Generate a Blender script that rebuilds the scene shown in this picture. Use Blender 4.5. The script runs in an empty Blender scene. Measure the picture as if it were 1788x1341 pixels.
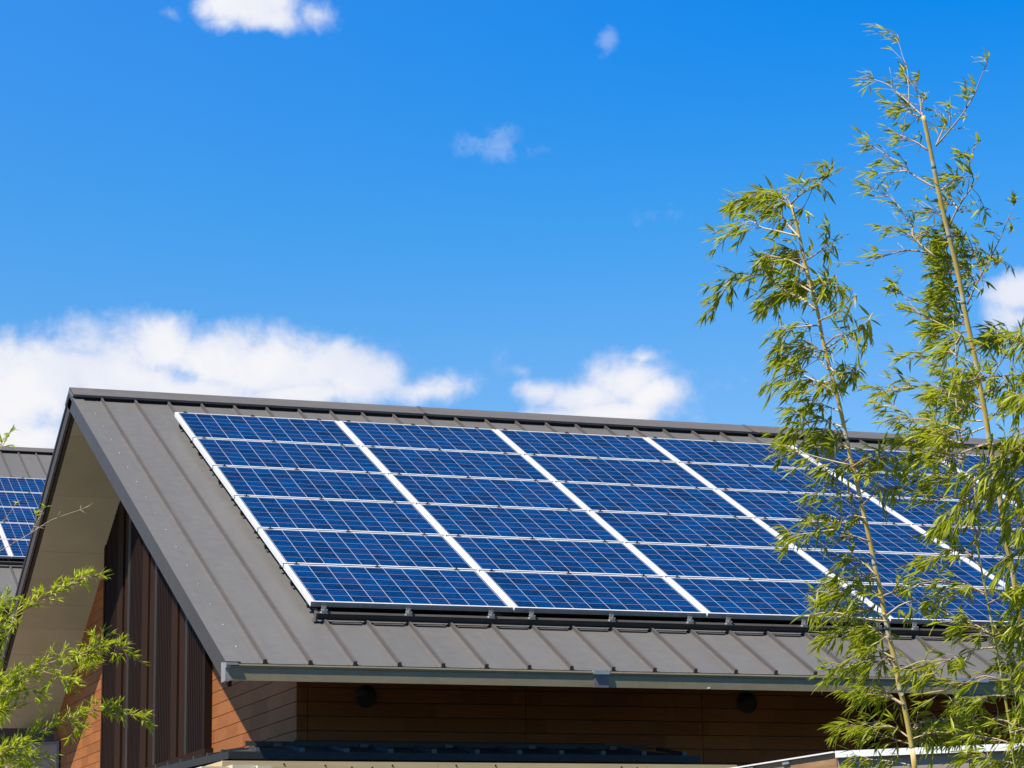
import bpy, bmesh, math, random
from mathutils import Vector, Matrix
random.seed(11)
R = math.radians
sc = bpy.context.scene
col = sc.collection

# ------------------------------------------------------------------ camera
YAW, PITCH, ROLL, FPX, PW, PH = 0.339543754, 0.214079973, -0.0148674468, 4412.8556, 1788.0, 1341.0
CAM = Vector((-5.1558, -19.5004, -2.6175))
_f = Vector((math.sin(YAW)*math.cos(PITCH), math.cos(YAW)*math.cos(PITCH), math.sin(PITCH)))
_r = Vector((math.cos(YAW), -math.sin(YAW), 0)); _u = _r.cross(_f)
CR = math.cos(ROLL)*_r + math.sin(ROLL)*_u
CU = -math.sin(ROLL)*_r + math.cos(ROLL)*_u
cam_d = bpy.data.cameras.new('camera'); cam = bpy.data.objects.new('camera', cam_d); col.objects.link(cam)
cam_d.sensor_width = 36.0; cam_d.lens = 36.0*FPX/PW; cam_d.clip_start = 0.5; cam_d.clip_end = 5000
m3 = Matrix((CR, CU, -_f)).transposed()
cam.matrix_world = Matrix.Translation(CAM) @ m3.to_4x4()
sc.camera = cam

def at(x, y, dep):
    """point seen at photo position (x, y), dep metres in front of the photographer"""
    return CAM + dep*(_f + CR*((x-PW/2)/FPX) - CU*((y-PH/2)/FPX))

# ------------------------------------------------------------------ light and sky
SUN_TO = Vector((-0.85, -0.30, 1.36)).normalized()
SUN_EL = math.asin(SUN_TO.z); SUN_AZ = math.atan2(SUN_TO.x, SUN_TO.y)
sun_d = bpy.data.lights.new('sun', 'SUN'); sun_d.energy = 5.0; sun_d.angle = R(0.5); sun_d.color = (1.0, 0.93, 0.80)
sun = bpy.data.objects.new('sun', sun_d); col.objects.link(sun)
sun.location = (-20, -10, 30); sun.rotation_euler = (-SUN_TO).to_track_quat('-Z', 'Y').to_euler()
sc.view_settings.view_transform = 'Standard'; sc.view_settings.look = 'None'
sc.view_settings.exposure = 0.6; sc.view_settings.gamma = 1.0
sc.cycles.use_denoising = True
sc.cycles.max_bounces = 8; sc.cycles.transparent_max_bounces = 8

world = bpy.data.worlds.new('World'); sc.world = world; world.use_nodes = True
WN = world.node_tree; WN.nodes.clear()
def wn(kind, **kw):
    n = WN.nodes.new(kind)
    for k, v in kw.items(): setattr(n, k, v)
    return n
def wl(a, b): WN.links.new(a, b)
def wmath(op, a, b=None, c=None, clamp=False):
    n = wn('ShaderNodeMath', operation=op, use_clamp=clamp)
    for i, v in enumerate((a, b, c)):
        if v is None: continue
        if isinstance(v, (int, float)): n.inputs[i].default_value = v
        else: wl(v, n.inputs[i])
    return n.outputs[0]
sky = wn('ShaderNodeTexSky', sky_type='NISHITA', sun_disc=False, sun_elevation=SUN_EL, sun_rotation=SUN_AZ % (2*math.pi),
         altitude=200, air_density=1.0, dust_density=0.35, ozone_density=3.0)
gam = wn('ShaderNodeGamma'); wl(sky.outputs[0], gam.inputs[0]); gam.inputs[1].default_value = 1.45
# clear dry air: the blue deepens and loses its red with height
tc = wn('ShaderNodeTexCoord'); sep = wn('ShaderNodeSeparateXYZ'); wl(tc.outputs['Generated'], sep.inputs[0])
az = wmath('ARCTAN2', sep.outputs[0], sep.outputs[1]); el = wmath('ARCSINE', sep.outputs[2])
air = wn('ShaderNodeValToRGB'); wl(wmath('DIVIDE', el, math.pi/2), air.inputs[0])
AIR = [(0, (.16, .18, .15)), (5, (.22, .25, .22)), (10, (.80, .96, .99)), (12, (.72, 1.0, 1.05)), (15.8, (.36, 1.06, 1.24)), (20.6, (.02, 1.02, 1.5)), (34, (.02, .50, .64)), (90, (.02, .28, .36))]  # bands above and below the view darkened further to cut sky fill
er = air.color_ramp.elements
while len(er) < len(AIR): er.new(.5)
for e_, (deg, c3) in zip(er, AIR): e_.position = deg/90
for e_, (deg, c3) in zip(er, AIR): e_.color = c3 + (1,)
tint = wn('ShaderNodeMix', data_type='RGBA', blend_type='MULTIPLY'); tint.inputs[0].default_value = 1.0
wl(gam.outputs[0], tint.inputs[6]); wl(air.outputs[0], tint.inputs[7])
sdot = wn('ShaderNodeVectorMath', operation='DOT_PRODUCT'); wl(tc.outputs['Generated'], sdot.inputs[0]); sdot.inputs[1].default_value = SUN_TO
glow = wn('ShaderNodeMapRange'); wl(sdot.outputs['Value'], glow.inputs[0])
glow.interpolation_type = 'SMOOTHSTEP'; glow.inputs[1].default_value = -0.13; glow.inputs[2].default_value = 0.10; glow.inputs[3].default_value = 0.0; glow.inputs[4].default_value = 0.14
gfade = wn('ShaderNodeMapRange'); wl(el, gfade.inputs[0]); gfade.inputs[1].default_value = R(22); gfade.inputs[2].default_value = R(36); gfade.inputs[3].default_value = 1; gfade.inputs[4].default_value = 0
hz = wn('ShaderNodeMix', data_type='RGBA'); wl(wmath('MULTIPLY', glow.outputs[0], gfade.outputs[0]), hz.inputs[0]); wl(tint.outputs[2], hz.inputs[6]); hz.inputs[7].default_value = (4.0, 7.2, 12.0, 1)
bg_sky = wn('ShaderNodeBackground'); wl(hz.outputs[2], bg_sky.inputs[0]); bg_sky.inputs[1].default_value = 0.05
# clouds: heaps of droplets fixed to directions of the sky (azimuth, elevation in radians)
ae = wn('ShaderNodeCombineXYZ'); wl(az, ae.inputs[0]); wl(el, ae.inputs[1])
nA = wn('ShaderNodeTexNoise', noise_dimensions='2D'); wl(ae.outputs[0], nA.inputs['Vector'])
nA.inputs['Scale'].default_value = 34; nA.inputs['Detail'].default_value = 10; nA.inputs['Roughness'].default_value = 0.60; nA.inputs['Distortion'].default_value = 0.15
nW = wn('ShaderNodeTexNoise', noise_dimensions='2D'); wl(ae.outputs[0], nW.inputs['Vector'])
nW.inputs['Scale'].default_value = 17; nW.inputs['Detail'].default_value = 4
wv = wn('ShaderNodeVectorMath', operation='MULTIPLY_ADD'); wl(nW.outputs['Color'], wv.inputs[0])
wv.inputs[1].default_value = (0.012, 0.012, 0); wv.inputs[2].default_value = (-0.006, -0.006, 0)
pos = wn('ShaderNodeVectorMath', operation='ADD'); wl(ae.outputs[0], pos.inputs[0]); wl(wv.outputs[0], pos.inputs[1])
def skydir(x, y):
    d = (_f + CR*((x-PW/2)/FPX) - CU*((y-PH/2)/FPX)).normalized()
    return math.atan2(d.x, d.y), math.asin(d.z)
CLOUDS = [  # where, half extents (as they measured on the photo), heaviness
    (40, 690, 150, 105, 1.0), (170, 655, 130, 85, 1.0), (280, 610, 120, 62, 1.0), (370, 620, 130, 65, 1.05), (470, 635, 130, 62, 1.05),
    (560, 645, 100, 50, 1.0), (620, 662, 100, 46, 1.05), (270, 690, 260, 70, 1.05), (520, 690, 170, 30, .9), (735, 676, 100, 30, .72), (0, 780, 170, 110, 1.1), (70, 760, 120, 60, .85),
    (1090, 665, 95, 52, .98), (1140, 690, 75, 42, .95), (1020, 695, 95, 36, .95), (940, 685, 62, 32, .85), (905, 650, 34, 22, .45), (1050, 725, 140, 34, .85), (1110, 625, 60, 30, .6),
    (440, 2, 100, 46, .98), (478, 34, 66, 32, .80), (560, 14, 46, 28, .55), (392, 38, 36, 22, .40),
    (1785, 515, 70, 42, .9), (1770, 560, 70, 40, .6), (1730, 545, 40, 36, .35),
    (-420, 640, 380, 150, 1.0), (2200, 300, 260, 120, .9), (900, -420, 500, 160, .9), (-300, -700, 420, 160, .9), (2600, 800, 420, 160, 1.0)]
FAINT = [(295, 23, 30, 26, 1.0), (1055, 60, 22, 30, 1.0), (868, 246, 90, 22, .50), (940, 262, 46, 20, .58), (1170, 383, 54, 18, .56), (620, 640, 70, 60, .7), (905, 650, 60, 40, .9), (1210, 690, 60, 60, .7)]
acc = acc2 = None
for i_, (cx, cy, rx, ry, w) in enumerate(CLOUDS + FAINT):
    a, e = skydir(cx, cy); ix, iy = FPX/rx/1.22, FPX/ry/1.22
    v = wn('ShaderNodeVectorMath', operation='MULTIPLY_ADD'); wl(pos.outputs[0], v.inputs[0])
    v.inputs[1].default_value = (ix, iy, 0); v.inputs[2].default_value = (-a*ix, -e*iy, 0)
    ln = wn('ShaderNodeVectorMath', operation='LENGTH'); wl(v.outputs[0], ln.inputs[0])
    t = wmath('MULTIPLY_ADD', ln.outputs['Value'], -max(w, .5), w)
    if i_ < len(CLOUDS): acc = t if acc is None else wmath('SMOOTH_MAX', acc, t, 0.12)
    else: acc2 = t if acc2 is None else wmath('SMOOTH_MAX', acc2, t, 0.08)
dens = wmath('ADD', wmath('MULTIPLY', acc, 1.30), wmath('MULTIPLY_ADD', nA.outputs['Fac'], 1.75, -0.90))
dens2 = wmath('ADD', wmath('MULTIPLY', acc2, 1.1), wmath('MULTIPLY_ADD', nA.outputs['Fac'], 3.0, -1.75))
cov = wn('ShaderNodeMapRange', interpolation_type='SMOOTHSTEP'); wl(dens, cov.inputs[0])
cov.inputs[1].default_value = -0.08; cov.inputs[2].default_value = 0.80; cov.inputs[3].default_value = 0; cov.inputs[4].default_value = 1
thick = wn('ShaderNodeMapRange'); wl(dens, thick.inputs[0])
thick.inputs[1].default_value = 0.1; thick.inputs[2].default_value = 0.95
cov2 = wn('ShaderNodeMapRange', interpolation_type='SMOOTHSTEP'); wl(dens2, cov2.inputs[0])
cov2.inputs[1].default_value = -.05; cov2.inputs[2].default_value = 0.75; cov2.inputs[3].default_value = 0; cov2.inputs[4].default_value = .30
nS = wn('ShaderNodeTexNoise', noise_dimensions='2D'); wl(pos.outputs[0], nS.inputs['Vector']); nS.inputs['Scale'].default_value = 24; nS.inputs['Detail'].default_value = 6
body = wn('ShaderNodeMapRange'); wl(nS.outputs['Fac'], body.inputs[0]); body.inputs[1].default_value = .38; body.inputs[2].default_value = .60; body.inputs[3].default_value = .55; body.inputs[4].default_value = 1
ccol = wn('ShaderNodeMix', data_type='RGBA'); wl(wmath('MULTIPLY', thick.outputs[0], body.outputs[0]), ccol.inputs[0])
ccol.inputs[6].default_value = (0.66, 0.73, 0.92, 1); ccol.inputs[7].default_value = (0.92, 0.92, 0.95, 1)
bg_cl = wn('ShaderNodeBackground'); wl(ccol.outputs[2], bg_cl.inputs[0]); bg_cl.inputs[1].default_value = 0.665
mixw = wn('ShaderNodeMixShader'); wl(wmath('MAXIMUM', cov.outputs[0], cov2.outputs[0]), mixw.inputs[0]); wl(bg_sky.outputs[0], mixw.inputs[1]); wl(bg_cl.outputs[0], mixw.inputs[2])
wo = wn('ShaderNodeOutputWorld'); wl(mixw.outputs[0], wo.inputs[0])

# ------------------------------------------------------------------ materials
class MT:
    def __init__(s, name):
        s.m = bpy.data.materials.new(name); s.m.use_nodes = True; s.t = s.m.node_tree
        s.b = s.t.nodes['Principled BSDF']; s.out = s.t.nodes['Material Output']
    def n(s, kind, **kw):
        n = s.t.nodes.new(kind)
        for k, v in kw.items(): setattr(n, k, v)
        return n
    def l(s, a, b): s.t.links.new(a, b)
    def math(s, op, a, b=None, c=None, clamp=False):
        n = s.n('ShaderNodeMath', operation=op, use_clamp=clamp)
        for i, v in enumerate((a, b, c)):
            if v is None: continue
            if isinstance(v, (int, float)): n.inputs[i].default_value = v
            else: s.l(v, n.inputs[i])
        return n.outputs[0]
    def mix(s, f, a, b, blend='MIX'):
        n = s.n('ShaderNodeMix', data_type='RGBA', blend_type=blend)
        for i, v in ((0, f), (6, a), (7, b)):
            if isinstance(v, (int, float)): n.inputs[i].default_value = v
            elif isinstance(v, tuple): n.inputs[i].default_value = v + (1,)
            else: s.l(v, n.inputs[i])
        return n.outputs[2]
    def obj(s, scale=(1, 1, 1)):
        t = s.n('ShaderNodeTexCoord'); mp = s.n('ShaderNodeMapping'); mp.inputs['Scale'].default_value = scale
        s.l(t.outputs['Object'], mp.inputs[0]); return mp.outputs[0]
    def noise(s, vec, scale, detail=4, rough=.55, dist=0):
        n = s.n('ShaderNodeTexNoise'); s.l(vec, n.inputs['Vector'])
        n.inputs['Scale'].default_value = scale; n.inputs['Detail'].default_value = detail
        n.inputs['Roughness'].default_value = rough; n.inputs['Distortion'].default_value = dist
        return n.outputs['Fac']
    def ramp(s, f, lo, hi, a=0., b=1.):
        n = s.n('ShaderNodeMapRange'); s.l(f, n.inputs[0])
        for i, v in ((1, lo), (2, hi), (3, a), (4, b)): n.inputs[i].default_value = v
        return n.outputs[0]
    def bump(s, h, strength=.3, dist=.01):
        n = s.n('ShaderNodeBump'); n.inputs['Strength'].default_value = strength; n.inputs['Distance'].default_value = dist
        s.l(h, n.inputs['Height']); s.l(n.outputs[0], s.b.inputs['Normal'])
    def set(s, color=None, rough=None, metal=None, spec=None):
        if color is not None:
            if isinstance(color, tuple): s.b.inputs['Base Color'].default_value = color + (1,)
            else: s.l(color, s.b.inputs['Base Color'])
        if rough is not None:
            if isinstance(rough, (int, float)): s.b.inputs['Roughness'].default_value = rough
            else: s.l(rough, s.b.inputs['Roughness'])
        if metal is not None: s.b.inputs['Metallic'].default_value = metal
        if spec is not None: s.b.inputs['Specular IOR Level'].default_value = spec
        return s
    def attr(s, name):
        return s.n('ShaderNodeAttribute', attribute_name=name).outputs['Fac']

def mat_metal(name, c1, c2, rough=.45, metal=.0, streak=(1, 5, 5), scale=1.3, bump=.06, spots=True):
    m = MT(name); v = m.obj(); vs = m.obj(streak)
    a = m.noise(vs, scale, 5, .6, .4); b = m.noise(v, 9, 5, .65)
    f = m.math('ADD', m.math('MULTIPLY', a, .88), m.math('MULTIPLY', b, .12))
    c = m.mix(m.ramp(f, .3, .7), c1, c2)
    if name == 'roof_metal':
        sx = m.n('ShaderNodeSeparateXYZ'); m.l(v, sx.inputs[0]); wz = m.n('ShaderNodeTexWhiteNoise', noise_dimensions='1D')
        m.l(m.math('FLOOR', m.math('MULTIPLY_ADD', sx.outputs[0], 1/.3521, .604/.3521 + 40)), wz.inputs['W'])
        c = m.mix(m.ramp(wz.outputs['Value'], 0, 1, .0, .30), c, tuple(x*.80 for x in c1))
        st = m.noise(m.obj((9, .5, .5)), 3.0, 4, .6); c = m.mix(m.ramp(st, .55, .75, 0, .22), c, tuple(x*1.25 for x in c2))
    if spots:
        sp = m.ramp(m.noise(v, 42, 2, .5), .70, .76)
        c = m.mix(m.math('MULTIPLY', sp, .08), c, tuple(min(1, x*1.6) for x in c2))
    m.set(c, m.ramp(b, .3, .7, rough-.07, rough+.1), metal)
    m.bump(m.noise(v, 2.2, 3, .5), bump, .03)
    return m.m
M_ROOF = mat_metal('roof_metal', (.134, .129, .128), (.156, .149, .147), .40, .0, (2.5, .35, .35), 1.1, .03)
M_SEAM = mat_metal('seam_metal', (.092, .082, .079), (.110, .098, .095), .45, 0, (2, 1, 1), 2, .0)
M_CAP = mat_metal('ridge_metal', (.120, .110, .108), (.140, .128, .125), .45, 0, (.6, 4, 4), 1.5, .05)
M_FASCIA = mat_metal('fascia_metal', (.054, .046, .042), (.066, .057, .052), .5, .0, (.5, .6, .6), 1.2, .04, False)
M_BLACK = MT('black_gap').set((.006, .006, .007), .6).m
M_DARK = mat_metal('dark_metal', (.020, .019, .019), (.030, .029, .028), .6, .0, (1, 3, 3), 2, .03, False)
M_RAIL = mat_metal('dark_rail_metal', (.034, .032, .031), (.052, .049, .047), .62, .0, (.5, 3, 3), 2, .03, False)
M_SILVER = mat_metal('galvanised_metal', (.42, .42, .43), (.55, .55, .55), .35, .6, (3, 3, 3), 5, .0, False)
M_WHITE = mat_metal('white_metal', (.76, .77, .79), (.84, .84, .85), .35, 0, (1, 1, 1), 4, .0, False)
M_ALU = mat_metal('anodised_frame', (.74, .75, .77), (.80, .80, .82), .36, .1, (3, 3, 3), 6, .0, False)

M_EDGE_SHADE = mat_metal('shaded_ribbed_edge', (.30, .30, .31), (.40, .40, .41), .45, .4, (8, 3, 3), 6, .0, False)  # frame aluminium made darker: shade of the front edge put into its colour
M_ENDCAP = mat_metal('end_cap_metal', (.24, .22, .23), (.33, .31, .32), .45, .0, (3, 3, 3), 5, .0, False)
def mat_gutter():
    m = MT('gutter_metal'); v = m.obj((.35, 1, 1)); z = m.obj()
    a = m.noise(v, 14, 5, .6, .2); b = m.noise(m.obj((6, 1, .6)), 8, 4, .6)
    c = m.mix(m.ramp(a, .3, .7), (.235, .190, .110), (.30, .245, .145))
    c = m.mix(m.math('MULTIPLY', m.ramp(b, .52, .72), .5), c, (.20, .175, .15))
    m.set(c, .42, .0); m.bump(a, .05, .01); return m.m
M_GUTTER = mat_gutter()

def mat_boards(name, horiz):
    m = MT(name); v = m.obj(); sp = m.n('ShaderNodeSeparateXYZ'); m.l(v, sp.inputs[0])
    tint = m.attr('tint'); L = sp.outputs[horiz]
    # printed plank sections of about 0.45 m with a tone of their own
    pos_ = m.math('MULTIPLY_ADD', tint, 37.0, m.math('MULTIPLY', L, 2.2))
    cell = m.math('FLOOR', pos_)
    wnz = m.n('ShaderNodeTexWhiteNoise', noise_dimensions='2D'); cb = m.n('ShaderNodeCombineXYZ'); m.l(cell, cb.inputs[0]); m.l(tint, cb.inputs[1]); m.l(cb.outputs[0], wnz.inputs['Vector'])
    sc_ = (3, 3, 40) if True else None
    g = m.noise(m.obj((2.2, 2.2, 26) ), 3.2, 6, .62, 1.4)
    fine = m.noise(m.obj((60, 60, 60)), 3, 3, .6)
    f = m.math('ADD', m.math('MULTIPLY', wnz.outputs['Value'], .28), m.math('MULTIPLY', g, .85))
    c = m.mix(m.ramp(f, .25, .9), (.215, .076, .026), (.40, .150, .048))
    c = m.mix(m.math('MULTIPLY', m.ramp(fine, .55, .75), .35), c, (.13, .045, .02))
    m.set(c, .6, 0, .15); m.bump(g, .12, .004); return m.m
M_BOARD_Y = mat_boards('gable_boards', 1); M_BOARD_X = mat_boards('front_boards', 0)

def mat_plain(name, c1, c2, rough=.6, scale=3, stretch=(1, 1, 1), bump=.08):
    m = MT(name); a = m.noise(m.obj(stretch), scale, 6, .6, .3); b = m.noise(m.obj(), 60, 3, .6)
    c = m.mix(m.ramp(m.math('ADD', m.math('MULTIPLY', a, .8), m.math('MULTIPLY', b, .2)), .3, .7), c1, c2)
    m.set(c, rough); m.bump(b, bump, .003); return m.m
M_LOUV = mat_plain('louver_brown', (.014, .0065, .0048), (.020, .0095, .007), .7, 3, (1, 1, .3))
M_LOUVB = mat_plain('louver_plain_brown', (.022, .009, .004), (.031, .013, .006), .7, 5, (1, 1, .3))
for _m in (M_LOUV, M_LOUVB): _m.node_tree.nodes['Principled BSDF'].inputs['Specular IOR Level'].default_value = .12
M_LOUVG = mat_plain('louver_edge_grey', (.022, .018, .014), (.030, .025, .020), .5, 4)
def mat_soffit():
    m = MT('soffit_board'); v = m.obj(); sp = m.n('ShaderNodeSeparateXYZ'); m.l(v, sp.inputs[0])
    a = m.noise(v, 2, 5, .6); x, y = sp.outputs[0], sp.outputs[1]
    # perforated strips: rows of fine slots, across every second board
    w = m.math('FRACT', m.math('MULTIPLY', x, 1/.026)); slot = m.math('LESS_THAN', w, .42)
    yy = m.math('FRACT', m.math('MULTIPLY_ADD', y, 1/2.45, .33)); strip = m.math('LESS_THAN', yy, .40)
    d = m.math('MULTIPLY', slot, strip)
    joint = m.math('LESS_THAN', m.math('FRACT', m.math('MULTIPLY_ADD', y, 1/.98, .32)), .012)
    c = m.mix(m.ramp(a, .3, .7), (.33, .335, .275), (.39, .39, .32))
    c = m.mix(m.math('MULTIPLY', d, .35), c, (.16, .15, .11)); c = m.mix(m.math('MULTIPLY', joint, .4), c, (.14, .13, .1))
    m.set(c, .6); return m.m
M_SOFFIT = mat_soffit()
M_PINK = mat_plain('render_pink', (.27, .20, .17), (.33, .245, .21), .8, 4)
M_VENT = mat_plain('vent_brown', (.040, .030, .024), (.054, .041, .033), .6, 4)
M_TIMBER = mat_plain('pale_timber', (.56, .40, .20), (.70, .53, .29), .65, 4, (.6, 4, 9), .15)
M_CREAM = mat_plain('cream_block', (.62, .55, .38), (.72, .64, .46), .8, 9)
M_PLY = mat_plain('brown_fence_board', (.22, .115, .050), (.42, .235, .115), .65, 4, (1, .7, 7), .15)
M_GREYW = mat_plain('grey_fence_board', (.23, .19, .165), (.33, .28, .245), .7, 3, (1, 1, 6), .12)
M_NWALL = mat_plain('neighbour_wall', (.10, .045, .028), (.15, .065, .04), .7, 3, (1, 1, 8))

def mat_cells():
    m = MT('solar_cells'); v = m.obj(); uv = m.n('ShaderNodeAttribute', attribute_name='cell', attribute_type='GEOMETRY').outputs['Vector']
    sp = m.n('ShaderNodeSeparateXYZ'); m.l(uv, sp.inputs[0]); cx, cy = sp.outputs[0], sp.outputs[1]
    oi = m.n('ShaderNodeObjectInfo').outputs['Random']
    fx, fy = m.math('FRACT', cx), m.math('FRACT', cy)
    def line(f, w):  # near either end of a cell
        d = m.math('ABSOLUTE', m.math('SUBTRACT', f, .5)); return m.math('GREATER_THAN', d, .5-w)
    cb = m.n('ShaderNodeCombineXYZ'); m.l(m.math('FLOOR', cx), cb.inputs[0]); m.l(m.math('FLOOR', cy), cb.inputs[1]); m.l(m.math('MULTIPLY', oi, 91), cb.inputs[2])
    wnz = m.n('ShaderNodeTexWhiteNoise', noise_dimensions='3D'); m.l(cb.outputs[0], wnz.inputs['Vector'])
    vo = m.n('ShaderNodeTexVoronoi'); vo.inputs['Scale'].default_value = 7.5
    ad = m.n('ShaderNodeVectorMath', operation='ADD'); m.l(uv, ad.inputs[0]); m.l(cb.outputs[0], ad.inputs[1]); m.l(ad.outputs[0], vo.inputs['Vector'])
    vs = m.n('ShaderNodeSeparateColor'); m.l(vo.outputs['Color'], vs.inputs[0])
    big = m.noise(uv, .55, 3, .6)
    f = m.math('ADD', m.math('MULTIPLY', wnz.outputs['Value'], .42), m.math('ADD', m.math('MULTIPLY', vs.outputs[0], .36), m.math('MULTIPLY', big, .5)))
    c = m.mix(m.ramp(f, .28, 1.05), (.0004, .013, .056), (.0001, .054, .225))
    c = m.mix(m.math('MULTIPLY', m.ramp(wnz.outputs['Value'], .82, .86), .35), c, (.008, .016, .07))
    bus = m.math('MULTIPLY', line(m.math('FRACT', m.math('MULTIPLY', cy, 3.0)), .018), .18)
    c = m.mix(bus, c, (.33, .34, .42))
    c = m.mix(m.math('MULTIPLY', line(fy, .020), .70), c, (.36, .30, .36))
    c = m.mix(m.math('MULTIPLY', line(fx, .0135), .95), c, (.54, .54, .60))
    m.set(c, .16, 0, .5); m.b.inputs['IOR'].default_value = 1.5
    return m.m
M_CELL = mat_cells()

def mat_leaf(name, dark, light, yellow):
    m = MT(name); t = m.attr('tint'); tip = m.attr('tip')
    c = m.mix(m.ramp(t, 0, .75), dark, light); c = m.mix(m.math('MULTIPLY', m.ramp(t, .80, 1.0), .8), c, yellow)
    c = m.mix(m.math('MULTIPLY', m.ramp(tip, .72, 1.0), m.ramp(t, .35, .6)), c, (.36, .25, .12))
    m.set(c, .42, 0, .5)
    tr = m.n('ShaderNodeBsdfTranslucent'); m.l(m.mix(.6, c, (.56, .62, .03), 'MIX'), tr.inputs[0])
    mx = m.n('ShaderNodeMixShader'); mx.inputs[0].default_value = .50
    m.l(m.b.outputs[0], mx.inputs[1]); m.l(tr.outputs[0], mx.inputs[2]); m.l(mx.outputs[0], m.out.inputs[0])
    return m.m
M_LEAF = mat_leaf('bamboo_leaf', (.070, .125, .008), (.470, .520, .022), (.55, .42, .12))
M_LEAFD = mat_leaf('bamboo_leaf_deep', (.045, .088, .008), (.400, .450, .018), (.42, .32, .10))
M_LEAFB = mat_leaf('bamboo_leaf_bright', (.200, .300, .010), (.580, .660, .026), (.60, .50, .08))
def mat_culm(name, c1, c2, ring):
    m = MT(name); r = m.attr('ring'); a = m.noise(m.obj((18, 18, 2.2)), 2, 5, .6); b = m.noise(m.obj(), 7, 4, .6)
    c = m.mix(m.ramp(a, .3, .7), c1, c2)
    c = m.mix(m.math('MULTIPLY', m.ramp(b, .55, .7), .45), c, (.30, .33, .10))
    c = m.mix(m.ramp(r, .25, .6), c, (.62, .58, .44)); c = m.mix(m.ramp(r, .75, .95), c, ring)
    m.set(c, .35, 0, .5); return m.m
M_CULM = mat_culm('bamboo_culm_yellow', (.60, .40, .075), (.74, .56, .22), (.12, .10, .05))
M_CULMG = mat_culm('bamboo_culm_green', (.36, .36, .045), (.50, .47, .07), (.20, .19, .08))
def mat_twig():
    m = MT('bamboo_twig'); t = m.attr('tint'); m.set(m.mix(t, (.30, .20, .10), (.52, .42, .27)), .6); return m.m
M_TWIG = mat_twig()
def mat_ground():
    m = MT('ground_grass'); a = m.noise(m.obj(), .6, 6, .65); b = m.noise(m.obj(), 14, 5, .7)
    c = m.mix(m.ramp(a, .35, .65), (.018, .020, .009), (.034, .032, .016)); m.set(m.mix(m.ramp(b, .4, .7, 0, .5), c, (.020, .030, .010)), .9)
    m.bump(b, .5, .05); return m.m
M_GROUND = mat_ground()

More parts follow.
